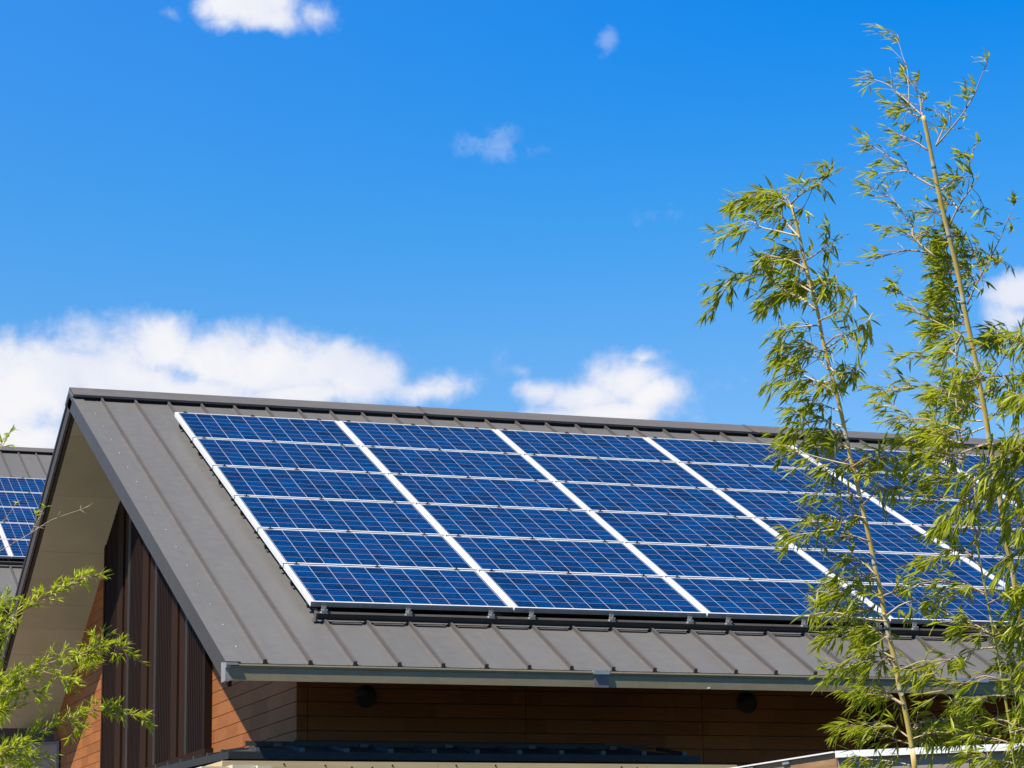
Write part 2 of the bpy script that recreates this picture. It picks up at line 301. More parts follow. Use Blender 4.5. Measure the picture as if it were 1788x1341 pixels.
# ------------------------------------------------------------------ mesh helpers
class MB:
    def __init__(s): s.v, s.f, s.mi, s.tint, s.extra = [], [], [], [], {}
    def quad(s, *p, mi=0, tint=.5):
        i = len(s.v); s.v += [tuple(q) for q in p]; s.f.append(tuple(range(i, i+len(p)))); s.mi.append(mi); s.tint.append(tint)
    def hexa(s, p, mi=0, tint=.5):
        """eight corners: bottom ring 0-3, top ring 4-7"""
        i = len(s.v); s.v += [tuple(q) for q in p]
        for f in ((0, 3, 2, 1), (4, 5, 6, 7), (0, 1, 5, 4), (1, 2, 6, 5), (2, 3, 7, 6), (3, 0, 4, 7)):
            s.f.append(tuple(i+k for k in f)); s.mi.append(mi); s.tint.append(tint)
    def box(s, x0, x1, y0, y1, z0, z1, mi=0, tint=.5):
        s.hexa([(x0, y0, z0), (x1, y0, z0), (x1, y1, z0), (x0, y1, z0), (x0, y0, z1), (x1, y0, z1), (x1, y1, z1), (x0, y1, z1)], mi, tint)
    def prism(s, prof, a, b, mi=0, tint=.5):
        """closed profile of points, swept from a(point) to b(point)"""
        n = len(prof); i = len(s.v); s.v += [tuple(a(q)) for q in prof] + [tuple(b(q)) for q in prof]
        for k in range(n): s.f.append((i+k, i+(k+1) % n, i+n+(k+1) % n, i+n+k)); s.mi.append(mi); s.tint.append(tint)
        s.f.append(tuple(i+k for k in range(n))[::-1]); s.f.append(tuple(i+n+k for k in range(n))); s.mi += [mi, mi]; s.tint += [tint, tint]
    def tube(s, pts, rad, seg=6, mi=0, tint=.5, ring=None):
        pts = [Vector(p) for p in pts]; n = len(pts); base = len(s.v)
        up = Vector((0.31, 0.17, 0.93))
        for k, p in enumerate(pts):
            d = (pts[min(k+1, n-1)] - pts[max(k-1, 0)]).normalized()
            a = d.cross(up); a = a.normalized() if a.length > 1e-4 else Vector((1, 0, 0)); b = d.cross(a)
            r = rad[k] if isinstance(rad, (list, tuple)) else rad
            for j in range(seg):
                t = 2*math.pi*j/seg; s.v.append(tuple(p + r*(math.cos(t)*a + math.sin(t)*b)))
                if ring is not None: s.extra[len(s.v)-1] = ring[k]
        for k in range(n-1):
            for j in range(seg):
                s.f.append((base+k*seg+j, base+k*seg+(j+1) % seg, base+(k+1)*seg+(j+1) % seg, base+(k+1)*seg+j)); s.mi.append(mi); s.tint.append(tint)
        s.f.append(tuple(base+j for j in range(seg))[::-1]); s.f.append(tuple(base+(n-1)*seg+j for j in range(seg))); s.mi += [mi, mi]; s.tint += [tint, tint]
    def lathe(s, prof, xf, seg=20, mi=0):
        base = len(s.v)
        for (r, h) in prof:
            for j in range(seg):
                t = 2*math.pi*j/seg; s.v.append(tuple(xf(Vector((r*math.cos(t), r*math.sin(t), h)))))
        for k in range(len(prof)-1):
            for j in range(seg):
                s.f.append((base+k*seg+j, base+k*seg+(j+1) % seg, base+(k+1)*seg+(j+1) % seg, base+(k+1)*seg+j)); s.mi.append(mi); s.tint.append(.5)
        s.f.append(tuple(base+(len(prof)-1)*seg+j for j in range(seg))); s.mi.append(mi); s.tint.append(.5)
    def build(s, name, mats, parent=None, smooth=False, attr=None, recalc=True, tint=False, loc=None):
        me = bpy.data.meshes.new(name)
        o3 = Vector(loc) if loc is not None else (Vector(parent['_o']) if parent is not None else Vector((0, 0, 0)))
        me.from_pydata([tuple(Vector(v)-o3) for v in s.v], [], s.f)
        for m in (mats if isinstance(mats, (list, tuple)) else [mats]): me.materials.append(m)
        me.polygons.foreach_set('material_index', s.mi)
        if recalc:
            bm = bmesh.new(); bm.from_mesh(me); bmesh.ops.recalc_face_normals(bm, faces=bm.faces); bm.to_mesh(me); bm.free()
        if tint:
            a = me.attributes.new('tint', 'FLOAT', 'FACE'); a.data.foreach_set('value', s.tint)
        if attr:
            a = me.attributes.new(attr, 'FLOAT', 'POINT'); a.data.foreach_set('value', [s.extra.get(k, 0.) for k in range(len(s.v))])
        if smooth: me.polygons.foreach_set('use_smooth', [True]*len(me.polygons))
        me.update()
        o = bpy.data.objects.new(name, me); col.objects.link(o)
        if parent is not None: o.parent = parent
        elif loc is not None: o.location = loc
        o['_o'] = tuple(o3)
        return o
def empty(name, loc):
    o = bpy.data.objects.new(name, None); col.objects.link(o); o.location = loc; o['_o'] = tuple(loc); o.empty_display_size = .3; return o
def tag(o, label, cat, group=None):
    o['label'] = label; o['category'] = cat
    if group: o['group'] = group
    return o
def structure(o): o['kind'] = 'structure'; return o

# ------------------------------------------------------------------ ground
GZ = -4.2
g = MB(); g.quad((-900, -900, GZ), (900, -900, GZ), (900, 900, GZ), (-900, 900, GZ)); structure(g.build('ground', M_GROUND))

def mat_bounce():
    m = MT('bounce_ground_pale'); a = m.noise(m.obj(), .8, 5, .6); b = m.noise(m.obj(), 55, 3, .7)
    c = m.mix(m.ramp(a, .3, .7), (.30, .255, .19), (.38, .325, .245)); m.set(m.mix(m.ramp(b, .35, .7, 0, .5), c, (.20, .17, .13)), .9); m.bump(b, .4, .01); return m.m
g = MB(); g.quad((-9, -3.0, GZ+.004), (-.2, -3.0, GZ+.004), (-.2, 22, GZ+.004), (-9, 22, GZ+.004)); structure(g.build('bounce_ground', mat_bounce()))  # unseen pale ground, added to bounce warm light onto gable and soffit

# ------------------------------------------------------------------ the building
TH = 0.450592; TN, CS, SN = math.tan(TH), math.cos(TH), math.sin(TH)
XW, YW, BZ0, BP = -0.04, 0.288, -0.652, 0.1157      # wall planes, first board joint, board height
RY, EY, XV, XE = 6.50, -0.93, -0.89, 16.0          # ridge and eave lines, verge, far end
def zr(y): return TN*y - .14/CS
def F(x, y, n): return Vector((x, y - n*SN, zr(y) + n*CS))                 # front slope, n metres off its sheet
def B(x, y, n): q = F(x, y, n); return Vector((x, 2*RY - q.y, q.z))        # rear slope, mirrored
def slab(mb, S, x0, x1, y0, y1, n0, n1, mi=0, tint=.5):
    mb.hexa([S(x0, y0, n0), S(x1, y0, n0), S(x1, y1, n0), S(x0, y1, n0), S(x0, y0, n1), S(x1, y0, n1), S(x1, y1, n1), S(x0, y1, n1)], mi, tint)
house = empty('house', (0, .288, GZ))
tag(house, 'brown boarded building with a large grey seamed gable roof carrying the main panel array', 'building', None)

SEAM0, SEAMP = -0.604, 0.3521
EB = 0.58                                          # the rear slope stops short, above the rear wing
def make_roof(S, x0, x1, y0, y1, seam0, sub):
    mb = MB(); slab(mb, S, x0, x1, y0, y1 - .0, -.022, 0)
    x = seam0
    while x < x1 - .1:
        # folded standing seam: leaning rib with a bead along its top, closed with a tab at the eave
        w = .0095
        prof = [(-.019, 0), (-.009, .006), (-.0075, .024), (-w, .027), (-w, .036), (w, .036), (w, .027), (.0075, .024), (.009, .006), (.019, 0)]
        mb.prism(prof, lambda q: S(x+q[0], y0+.004, q[1]+.0008), lambda q: S(x+q[0], y1-.03, q[1]+.0008), 1)
        if sub:
            slab(mb, S, x-.015, x+.015, y0-.006, y0+.0035, -.024, .036, 1)
            # shallow pressed lines in the pan beside the seam
            for dx in (-.045, .045): slab(mb, S, x+dx-.004, x+dx+.004, y0+.006, y1-.05, .0005, .003, 0)
        x += SEAMP
    return mb
front = make_roof(F, XV, XE, EY, RY, SEAM0, True)
roof = front.build('front_roof', [M_ROOF, M_SEAM, M_DARK], house)
make_roof(B, XV, XE, EB, RY, SEAM0, False).build('rear_roof', [M_ROOF, M_SEAM, M_DARK], house)
# ridge cap over a vented upstand, coloured black for the shade below it
up = MB()
for S in (F, B): slab(up, S, XV+.01, XE, RY-.215, RY-.16, .0, .052, 0)
up.build('ridge_vent', M_BLACK, house)
rc = MB(); cuts = [XV-.012, 2.93, 6.84, 10.75, XE]
for i in range(len(cuts)-1):
    a, b = cuts[i] + (.003 if i else 0), cuts[i+1]
    for S in (F, B):
        slab(rc, S, a, b, RY-.235, RY+.028, .052, .060, 0); slab(rc, S, a, b, RY-.239, RY-.2345, .036, .060, 0)
    if i:
        for S in (F, B): slab(rc, S, a-.02, a+.02, RY-.24, RY+.03, .0605, .066, 1)
rc.quad(F(XV-.012, RY-.235, .036), F(XV-.012, RY-.235, .060), F(XV-.012, RY+.028, .060), (XV-.012, RY, zr(RY)-.03), tint=.5)
rc.quad(B(XV-.012, RY-.235, .036), B(XV-.012, RY-.235, .060), B(XV-.012, RY+.028, .060), (XV-.012, RY, zr(RY)-.03), tint=.5)
rc.build('ridge_cap', [M_CAP, M_SEAM], house)
# verge: drip edge, fascia in lengths, reveal coloured black for its shade
for S, nm in ((F, 'front'), (B, 'rear')):
    e0 = EY if S is F else EB; fa = MB(); js = [e0+.02, 1.45, 3.92, RY]
    for i in range(3): slab(fa, S, XV-.004, XV+.022, js[i]+(.003 if i else 0), js[i+1] if i < 2 else RY+.055, -.165, -.024)
    f_ = fa.build('verge_fascia', M_FASCIA, house)
    dr = MB(); slab(dr, S, XV-.014, XV+.10, e0, RY, .0012, .012); dr_o = dr.build('verge_flashing', M_ROOF, house)
    slab_d = MB(); slab(slab_d, S, XV-.015, XV-.0045, e0, RY, -.030, .0115); slab_d.build('drip_edge', M_DARK if S is B else M_FASCIA, house)
    if S is B:
        e = MB(); slab(e, S, XV+.0, XV+.05, e0, RY, .0125, .055); e.build('verge_upstand', M_DARK, house)
    rv = MB(); slab(rv, S, XV+.03, XV+.06, e0+.03, RY+.07, -.200, -.026); rv.build('reveal', M_BLACK, house)
    if S is F:
        for k in range(15):
            sw = MB(); p = F(XV+.145, .0 + k*.455 - .6, .0); sw.lathe([(.0085, 0), (.008, .004), (.004, .007)], lambda q: p + Vector((q.x, q.y*CS - q.z*SN, q.y*SN + q.z*CS)), 8)
            sw.build('screw', M_SILVER, f_)
    so = MB(); slab(so, S, XV+.062, XE, (YW if S is F else EB+.03), RY+.085, -.200, -.186)
    so.build('soffit', M_SOFFIT, house)
    if S is F: so = MB(); so.hexa([F(XV+.062, EY+.03, -.112), F(XE, EY+.03, -.112), F(XE, YW-.002, -.200), F(XV+.062, YW-.002, -.200), F(XV+.062, EY+.03, -.10), F(XE, EY+.03, -.10), F(XE, YW-.002, -.186), F(XV+.062, YW-.002, -.186)]); so.build('eave_lining', M_DARK, house)  # unseen lining, coloured dark to cut bounce onto the front wall
    rb = MB(); slab(rb, S, XV+.062, XE, e0+.03, RY+.01, -.095, -.03); rb.build('roof_deck', M_DARK, house)

# gable wall and front wall: separate boards 115.7 mm high with open joints over a dark backing
def soff(y): return (zr(y) if y <= RY else zr(2*RY-y)) - .20/CS
back = MB()
back.prism([(YW+.02, GZ), (2*RY-.72, GZ), (2*RY-.72, soff(YW)-.02), (RY, soff(RY)-.02), (YW+.02, soff(YW)-.02)],
           lambda q: (XW+.02, q[0], q[1]), lambda q: (XE-.3, q[0], q[1]))
back.build('wall_core', M_BLACK, house)
gw = MB(); rnd = random.Random(5)
k = -8
while True:
    z0 = BZ0 + (k-1)*BP; z1 = z0 + BP - .006
    if z0 < -2.6 and k < -18: break
    k += 1
    if z0 > soff(RY): break
    yl = YW + .004; yh = 2*RY - .7
    # clip each board to the slope
    def yat(z): return (z + .20/CS + .14/CS)/TN
    a0, a1 = max(yl, yat(z0)), max(yl, yat(z1))
    if a0 >= RY-.05: break
    a1 = min(a1, RY-.02)
    segs = [(yl, 1.811-.002), (1.811+.002, 5.6), (5.604, yh)]
    for (s0, s1) in segs:
        l0, l1 = max(s0, a0), max(s0, a1); h0, h1 = min(s1, 2*RY-a0), min(s1, 2*RY-a1)
        if l0 >= h0 - .02 or l1 >= h1: continue
        t = rnd.random()
        gw.hexa([(XW, l0, z0), (XW+.018, l0, z0), (XW+.018, h0, z0), (XW, h0, z0), (XW, l1, z1), (XW+.018, l1, z1), (XW+.018, h1, z1), (XW, h1, z1)], 0, t)
gw_low = MB()
for k2 in range(-9, -22, -1):
    z0 = BZ0 + (k2-1)*BP
    for (s0, s1) in ((YW+.004, 1.809), (1.813, 5.6), (5.604, 2*RY-.7)): gw.box(XW, XW+.018, s0, s1, z0, z0+BP-.006, 0, rnd.random())
gw.build('gable_wall', M_BOARD_Y, house, tint=True)
fw = MB(); joints = [XW+.002, .051, 1.911, 3.499, 5.36, 7.2, 9.05, 10.9, 12.8, XE-.4]
for k2 in range(5, -22, -1):
    z0 = BZ0 + (k2-1)*BP
    if z0 + BP > soff(YW)-.02: continue
    for i in range(len(joints)-1): fw.box(joints[i]+.0025, joints[i+1]-.0025, YW, YW+.018, z0, z0+BP-.006, 0, rnd.random())
fw.build('front_wall', M_BOARD_X, house, tint=True)
# tall ribbed screen on the gable
lv = MB(); LZ = -.925; LX = XW-.06
def ltop(y): return soff(y)-.006
def vbar(mb, y0, y1, x0, x1, mi):
    mb.hexa([(x0, y0, LZ), (x1, y0, LZ), (x1, y1, LZ), (x0, y1, LZ), (x0, y0, ltop(y0)), (x1, y0, ltop(y0)), (x1, y1, ltop(y1)), (x0, y1, ltop(y1))], mi)
mods = [(3.50, 4.20), (4.99, 5.70), (6.51, 7.157), (7.93, 8.62)]
for (a, b) in mods:
    vbar(lv, a, b, LX+.018, XW-.001, 0)
    n = 9; w = (b-a)/n
    for i in range(n): vbar(lv, a+i*w, a+i*w+w*.55, LX, LX+.018, 0)
for (a, b, dx, mi) in [(3.37, 3.49, -.012, 0), (4.205, 4.305, .0, 2), (4.31, 4.62, .012, 1), (4.69, 4.985, .004, 1), (5.705, 5.81, .0, 2), (5.815, 6.11, .012, 1), (6.18, 6.505, .004, 1),
                       (7.162, 7.285, .0, 2), (7.29, 7.50, .012, 1), (7.60, 7.925, .004, 1), (8.625, 8.70, -.008, 1)]:
    vbar(lv, a, b, LX+dx, XW-.001, mi)
for (a, b) in ((4.62, 4.69), (6.11, 6.18), (7.50, 7.60)): vbar(lv, a, b, XW-.012, XW-.001, 3)
lv.box(LX-.02, XW-.001, 3.30, 8.74, LZ-.06, LZ-.001, 1)
lv.build('ribbed_screen', [M_LOUV, M_LOUVB, M_LOUVG, M_BLACK], house)

# gutter along the eave
GY = -1.045; gt = MB()
gprof = [(GY+.000, -.747), (GY+.000, -.655), (GY-.0088, -.650), (GY-.0112, -.637), (GY-.0088, -.6255), (GY+.004, -.6235), (GY+.010, -.632), (GY+.017, -.632),
         (GY+.017, -.742), (EY+.02, -.732), (EY+.02, -.640), (EY+.024, -.640), (EY+.024, -.736)]
gt.prism(gprof, lambda q: (XV-.005, q[0], q[1]), lambda q: (XE, q[0], q[1]))
# a fine line between the two beads of the lip
gutter = gt.build('gutter', M_GUTTER, house)
ln_ = MB(); ln_.box(XV+.0, XE, GY-.0121, GY-.0104, -.6400, -.6365); ln_.build('lip_groove', M_DARK, gutter)
ec = MB(); ec.prism([(GY-.02, -.62), (EY+.03, -.60), (EY+.03, -.752), (GY+.006, -.752), (GY+.006, -.665), (GY-.02, -.65)], lambda q: (XV-.040, q[0], q[1]), lambda q: (XV-.0055, q[0], q[1]))
ec.box(XV-.0395, XV+.05, GY-.024, GY+.02, -.634, -.6165)
ec.build('end_cap', M_ENDCAP, gutter)
for xj in (2.065, 8.2):
    j = MB(); j.box(xj-.066, xj+.066, GY-.022, GY+.012, -.648, -.6170); j.build('joint_clip', M_SILVER, gutter)
    j = MB(); j.box(xj-.062, xj+.062, GY-.0035, GY+.006, -.7495, -.6485); j.build('joint_plate', mat_plain('joint_plate', (.15, .125, .125), (.20, .17, .17), .4, 8), gutter)
xd = 5.33
j = MB(); j.box(xd-.16, xd+.16, GY-.024, GY+.012, -.650, -.6160); j.build('joint_clip', M_SILVER, gutter)
j = MB(); j.box(xd-.15, xd+.15, GY+.002, EY+.03, -.800, -.7475); j.build('outlet_box', M_CAP, gutter)
fl_ = MB(); fl_.box(2.97, 2.992, GY-.003, GY+.004, -.743, -.731); fl_.build('paint_chip', M_WHITE, gutter)
# eave board behind the gutter
eb = MB(); eb.box(XV+.03, XE, EY+.026, EY+.05, -.70, -.63); eb.build('eave_board', M_DARK, house)
# hooded vents
for xv_ in (.534, 3.919, 6.9):
    vt = MB(); zc = -.722; yb = YW-.001
    def xf(q, x=xv_): return Vector((x+q.x, yb-q.z, zc+q.y))
    vt.lathe([(.092, .0), (.092, .012), (.084, .016), (.080, .02), (.0795, .012)], xf, 28)
    vo = vt.build('vent', M_VENT, house, smooth=False)
    hd = MB()
    for i in range(7):      # quarter dome hood over the upper half
        t0, t1 = math.pi/2*i/7, math.pi/2*(i+1)/7
        for j2 in range(14):
            p0, p1 = math.pi*j2/14, math.pi*(j2+1)/14
            pt = lambda t, p: xf(Vector((.080*math.cos(p)*math.cos(t), .016*0 + .080*math.sin(p)*math.cos(t), .016+.058*math.sin(t))))
            hd.quad(pt(t0, p0), pt(t0, p1), pt(t1, p1), pt(t1, p0))
    hd.build('hood', M_VENT, vo, smooth=True)
    gr = MB(); gr.lathe([(.0785, .005), (.0785, .009), (.02, .0095)], xf, 24)
    gr.build('mouth', M_BLACK, vo)
    lo = MB()
    for i in range(7): lo.box(xv_-.066+i*.0205, xv_-.058+i*.0205, yb-.014, yb-.0096, zc-.055, zc+.0)
    lo.build('grille', M_DARK, vo)
# downpipe
dp = MB(); dp.tube([(5.075, YW-.07, GZ), (5.075, YW-.07, -.50)], .034, 14); dpo = dp.build('downpipe', M_DARK, house, smooth=True)
cl = MB(); cl.lathe([(.0365, 0), (.039, .004), (.039, .024), (.0365, .028)], lambda q: Vector((5.075+q.x, YW-.07+q.y, -.722+q.z)), 14); cl.box(5.075+.03, 5.075+.085, YW-.09, YW-.06, -.721, -.696)
cl.build('clip', M_SILVER, dpo)
fp = MB(); fp.tube([(5.36, -.95, -.80), (5.36, -.95, -.93), (5.36, -.90, -1.0), (5.36, YW-.1, -1.12), (5.36, YW-.08, -1.3), (5.36, YW-.08, GZ)], .04, 14); fp.build('downpipe', M_DARK, house, smooth=True)

# low roof that wraps the corner below the boards
PX, PY, PZ0, PZ1 = -.79, -.60, -1.115, -1.240
PXR = 3.02
pr = MB()
# front slope, side slope, right hip
c0, c1 = (XW-.001, YW-.001, PZ0), (PX, PY, PZ1)
yb_end = 5.2
def ex(y): return PX - .085*(y-PY)                                 # the side eave runs out a little from the wall
pr.quad((XW-.001, YW-.001, PZ0), (PXR-.35, YW-.001, PZ0), (PXR, PY, PZ1), (PX, PY, PZ1))
pr.quad((XW-.001, YW-.001, PZ0), (PX, PY, PZ1), (ex(yb_end), yb_end, PZ1), (XW-.001, yb_end, PZ0))
pr.quad((PXR-.35, YW-.001, PZ0), (PXR+.35, YW-.001, PZ1-.0), (PXR, PY, PZ1))
def pz(y): return PZ0 + (PZ1-PZ0)*(YW-y)/(YW-PY)
def pzx(x): return PZ0 + (PZ1-PZ0)*(XW-x)/(XW-PX)
x = -.604 + .03
while x < PXR:
    ya = YW-.02 if x > XW else PY + (x-PX)*(YW-PY)/(XW-PX)
    ya = max(ya, PY+.05)
    ya -= .30 if x > XW else .02
    pr.hexa([(x-.012, PY, pz(PY)), (x+.012, PY, pz(PY)), (x+.012, ya, pz(ya)), (x-.012, ya, pz(ya)), (x-.012, PY, pz(PY)+.028), (x+.012, PY, pz(PY)+.028), (x+.012, ya, pz(ya)+.028), (x-.012, ya, pz(ya)+.028)], 1)
    pr.box(x-.018, x+.018, PY-.008, PY+.012, PZ1-.004, PZ1+.034, 2); x += SEAMP
y = -.42
while y < yb_end:
    xa = XW-.03 if y > YW else PX + (y-PY)*(XW-PX)/(YW-PY); xa = max(xa, PX+.05)
    e0 = ex(y); za = PZ0 + (PZ1-PZ0)*(XW-xa)/(XW-e0)
    pr.hexa([(e0, y-.012, PZ1), (xa, y-.012, za), (xa, y+.012, za), (e0, y+.012, PZ1), (e0, y-.012, PZ1+.022), (xa, y-.012, za+.022), (xa, y+.012, za+.022), (e0, y+.012, PZ1+.022)], 1)
    pr.box(e0-.012, e0+.014, y-.02, y+.02, PZ1-.004, PZ1+.026, 1); y += SEAMP
pent = pr.build('low_roof', [M_RAIL, M_RAIL, M_SEAM], house)
pf = MB()
pf.box(PX-.01, PXR+.06, PY-.012, PY-.0005, PZ1-.055, PZ1+.0012); pf.hexa([(ex(PY-.0118)-.012, PY-.0118, PZ1-.055), (ex(PY-.0118)-.0005, PY-.0118, PZ1-.055), (ex(yb_end)-.0005, yb_end, PZ1-.055), (ex(yb_end)-.012, yb_end, PZ1-.055), (ex(PY-.0118)-.012, PY-.0118, PZ1+.001), (ex(PY-.0118)-.0005, PY-.0118, PZ1+.001), (ex(yb_end)-.0005, yb_end, PZ1+.001), (ex(yb_end)-.012, yb_end, PZ1+.001)])
pf.build('low_fascia', M_DARK, pent)
# flashing at the wall and a snow bar on the front slope
wf = MB(); wf.prism([(YW-.0015, PZ0+.036), (YW-.009, PZ0+.034), (YW-.012, PZ0+.006), (YW-.21, pz(YW-.21)+.005), (YW-.21, pz(YW-.21)+.001), (YW-.0015, PZ0+.001)], lambda q: (XW-.02, q[0], q[1]), lambda q: (PXR-.42, q[0], q[1]))
wf.build('wall_flashing', M_RAIL, pent)
sb = MB(); sy = -.10; sb.box(-.55, PXR-.2, sy-.004, sy+.003, pz(sy)+.010, pz(sy)+.048); sb.box(-.55, PXR-.2, sy+.0032, sy+.045, pz(sy)+.044, pz(sy)+.048)
sb.build('snow_bar', M_RAIL, pent)
for xk in (-.30, .404, 1.108, 1.812, 2.516):
    sc_ = MB(); sc_.box(xk-.03, xk+.03, sy-.03, sy-.0045, pz(sy)+.006, pz(sy)+.034)
    sc_.build('snow_bar_clamp', M_SEAM, pent)
# pale timber wall standing in front of the low roof, its top just under the eave line
TY, TZ, TXL = -1.36, -1.3615, -1.02
tw_ = empty('timber_fence', (TXL, TY, GZ))
tag(tw_, 'pale timber board wall with dark screw heads along the bottom edge, under the low roof', 'fence')
tb = MB()
for (x0, x1) in ((TXL, .62), (.623, 2.30), (2.303, 3.06)): tb.box(x0, x1, TY, TY+.03, TZ-.30, TZ, 0); tb.box(x0, x1, TY+.002, TY+.03, GZ, TZ-.303, 0)
tb.box(TXL+.001, TXL+.03, TY+.0305, 5.0, GZ, TZ-.001)
beam = tb.build('boards', M_TIMBER, tw_)
rn = random.Random(3)
for i in range(24):
    nl = MB(); xx = TXL+.10+rn.random()*.05+i*.165; zz = TZ-.018-rn.random()*.05
    if xx > 3.0: break
    nl.lathe([(.007, 0), (.0065, .003), (.002, .004)], lambda q: Vector((xx+q.x, TY-.0005-q.z, zz+q.y)), 8)
    nl.build('screw_head', M_BLACK, beam)
for (xa, xb, ya) in ((352, 404, 1338), (406, 448, 1335), (450, 476, 1336)):
    a, b = at(xa, ya, 16.6), at(xb, ya, 16.6); bl = MB(); bl.box(a.x, b.x, a.y, a.y+.30, GZ, a.z)
    tag(bl.build('stone_post', M_CREAM, None, loc=(a.x, a.y, GZ)), {352: 'leftmost cream stone post top', 406: 'middle cream stone post top', 450: 'rightmost narrow cream stone post top'}[xa]+' at the bottom edge below the pale timber beam', 'stone post', 'stone posts under the low roof')


# splayed wing at the rear of the gable
wg = MB(); pts = [(-.055, 11.80), (-2.2, 13.95), (-2.2, 16.2), (-.06, 16.2)]
wg.prism([(p[0], p[1]) for p in pts], lambda q: (q[0], q[1], GZ), lambda q: (q[0], q[1], -.235))
wing = wg.build('rear_wing', M_PINK, house)
wc = MB(); d_ = Vector((-1, 1, 0)).normalized(); nrm = Vector((-1, -1, 0)).normalized()
a = Vector((-.05, 11.795, 0)); b = a + d_*3.2
wc.hexa([a+nrm*.02+Vector((0, 0, -.265)), b+nrm*.02+Vector((0, 0, -.265)), b-nrm*.1+Vector((0, 0, -.265)), a-nrm*.0+Vector((0, 0, -.265)), a+nrm*.02+Vector((0, 0, -.232)), b+nrm*.02+Vector((0, 0, -.232)), b-nrm*.1+Vector((0, 0, -.232)), a-nrm*.0+Vector((0, 0, -.232))])
a2 = a + nrm*.0035; wc.hexa([a2+nrm*.014+Vector((0, 0, GZ)), a2+d_*.035+nrm*.014+Vector((0, 0, GZ)), a2+d_*.035+Vector((0, 0, GZ)), a2+Vector((0, 0, GZ)), a2+nrm*.014+Vector((0, 0, -.266)), a2+d_*.035+nrm*.014+Vector((0, 0, -.266)), a2+d_*.035+Vector((0, 0, -.266)), a2+Vector((0, 0, -.266))])
wc.build('wing_edge', M_CAP, wing)

# ------------------------------------------------------------------ solar panels
CP, RP, PWD, PHT = 1.72720, 1.01, 1.713, .979
def panel_proto():
    root = empty('solar_panel', (0, 0, 0))
    fr = MB(); w, h, t, fw_ = PWD, PHT, .042, .030; fe = .018
    def bx(x0, x1, y0, y1, z0, z1): fr.box(x0, x1, y0, y1, z0, z1)
    bx(0, w, 0, fe, -t, 0); bx(0, w, h-fe, h, -t, 0); bx(0, fw_, fe, h-fe, -t, 0); bx(w-fw_, w, fe, h-fe, -t, 0)
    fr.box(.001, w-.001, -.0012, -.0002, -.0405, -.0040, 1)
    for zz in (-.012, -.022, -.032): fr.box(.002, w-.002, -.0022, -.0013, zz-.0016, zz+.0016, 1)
    fr.build('frame', [M_ALU, M_EDGE_SHADE], root)
    gl = MB(); gl.quad((fw_, fe, -.003), (w-fw_, fe, -.003), (w-fw_, h-fe, -.003), (fw_, h-fe, -.003))
    gl.quad((fw_, fe, -.030), (w-fw_, fe, -.030), (w-fw_, h-fe, -.030), (fw_, h-fe, -.030))
    go = gl.build('cell_glass', M_CELL, root, recalc=False)
    at_ = go.data.attributes.new('cell', 'FLOAT_VECTOR', 'POINT'); mx, my = .012, .010
    gw_, gh_ = w-2*fw_, h-2*fe
    for i, v in enumerate(go.data.vertices):
        u = (v.co.x-fw_-mx)/(gw_-2*mx)*10; q = (v.co.y-fe-my)/(gh_-2*my)*6; at_.data[i].vector = (u, q, 0)
    for sx in (.108, .812, 1.516):
        c = MB(); c.box(sx-.022, sx+.022, h-.012, h+.018, .0008, .005); c.box(sx-.006, sx+.006, h+.004, h+.016, .0055, .012); c.build('clamp', M_DARK, root)
    return root
def copy_tree(o, parent=None):
    c = o.copy(); col.objects.link(c)
    if parent is not None: c.parent = parent
    for ch in o.children: copy_tree(ch, c)
    return c
ROWS = ['bottom row', 'second row from the bottom', 'third row from the bottom', 'third row from the top', 'second row from the top', 'top row']
COLS = ['leftmost', 'second from left', 'third from left', 'fourth from left', 'fifth from left', 'sixth from left', 'seventh from left']
proto = panel_proto(); used = False
SPN = Matrix.Rotation(TH, 4, 'X')
for r_ in range(6):
    for c_ in range(7):
        if c_ == 6 and r_ < 4: continue
        if c_ == 5 and r_ < 0: continue
        o = proto if not used else copy_tree(proto); used = True
        o.location = (c_*CP, r_*RP*CS, r_*RP*SN); o.rotation_euler = (TH, 0, 0)
        lab = '%s panel in the %s of the main roof array' % (COLS[c_], ROWS[r_])
        tag(o, lab, 'solar panel', 'solar panels on the main roof')

# dark rails that carry the array, clamped to the seams
mt = empty('mounting_frame', (0, -.05, -.18))
tag(mt, 'dark snow rail and mounting bars along the lower edge of the main panel array', 'mounting rail')
XEND = 6*CP + 1.7
rl = MB()
rl.prism([(-.012, .012), (.030, .012), (.030, .016), (-.012, .016)][:0] or [(.000, .030), (.0, .072), (-.016, .076), (-.016, .080), (.032, .080), (.032, .026), (-.016, .026), (-.016, .030)],
         lambda q: F(.035, -.03+q[0], q[1]), lambda q: F(XEND, -.03+q[0], q[1]))
rl.build('front_rail', M_RAIL, mt)
st = MB()
k = 0; x = SEAM0 + 2*SEAMP
while x < XEND-.1:
    slab(st, F, x+.05, x+SEAMP-.05, -.075, -.045, .006, .014); x += SEAMP
st.build('lower_strip', M_SEAM, mt)
for r_ in range(6):
    c = MB(); y0 = (r_*RP+.20)*CS; slab(c, F, .012, XEND, y0, y0+.035, .040, .096); y0 = (r_*RP+.80)*CS; slab(c, F, .012, XEND, y0, y0+.035, .040, .096)
    slab(c, F, .03, XEND, y0+.05, y0+.06, .01, .095)
    c.build('cross_rail', M_DARK, mt)
ks = [];  k = 2; i = 0
while SEAM0+k*SEAMP < XEND-.2:
    ks.append(k); k += (2, 2, 1)[i % 3]; i += 1
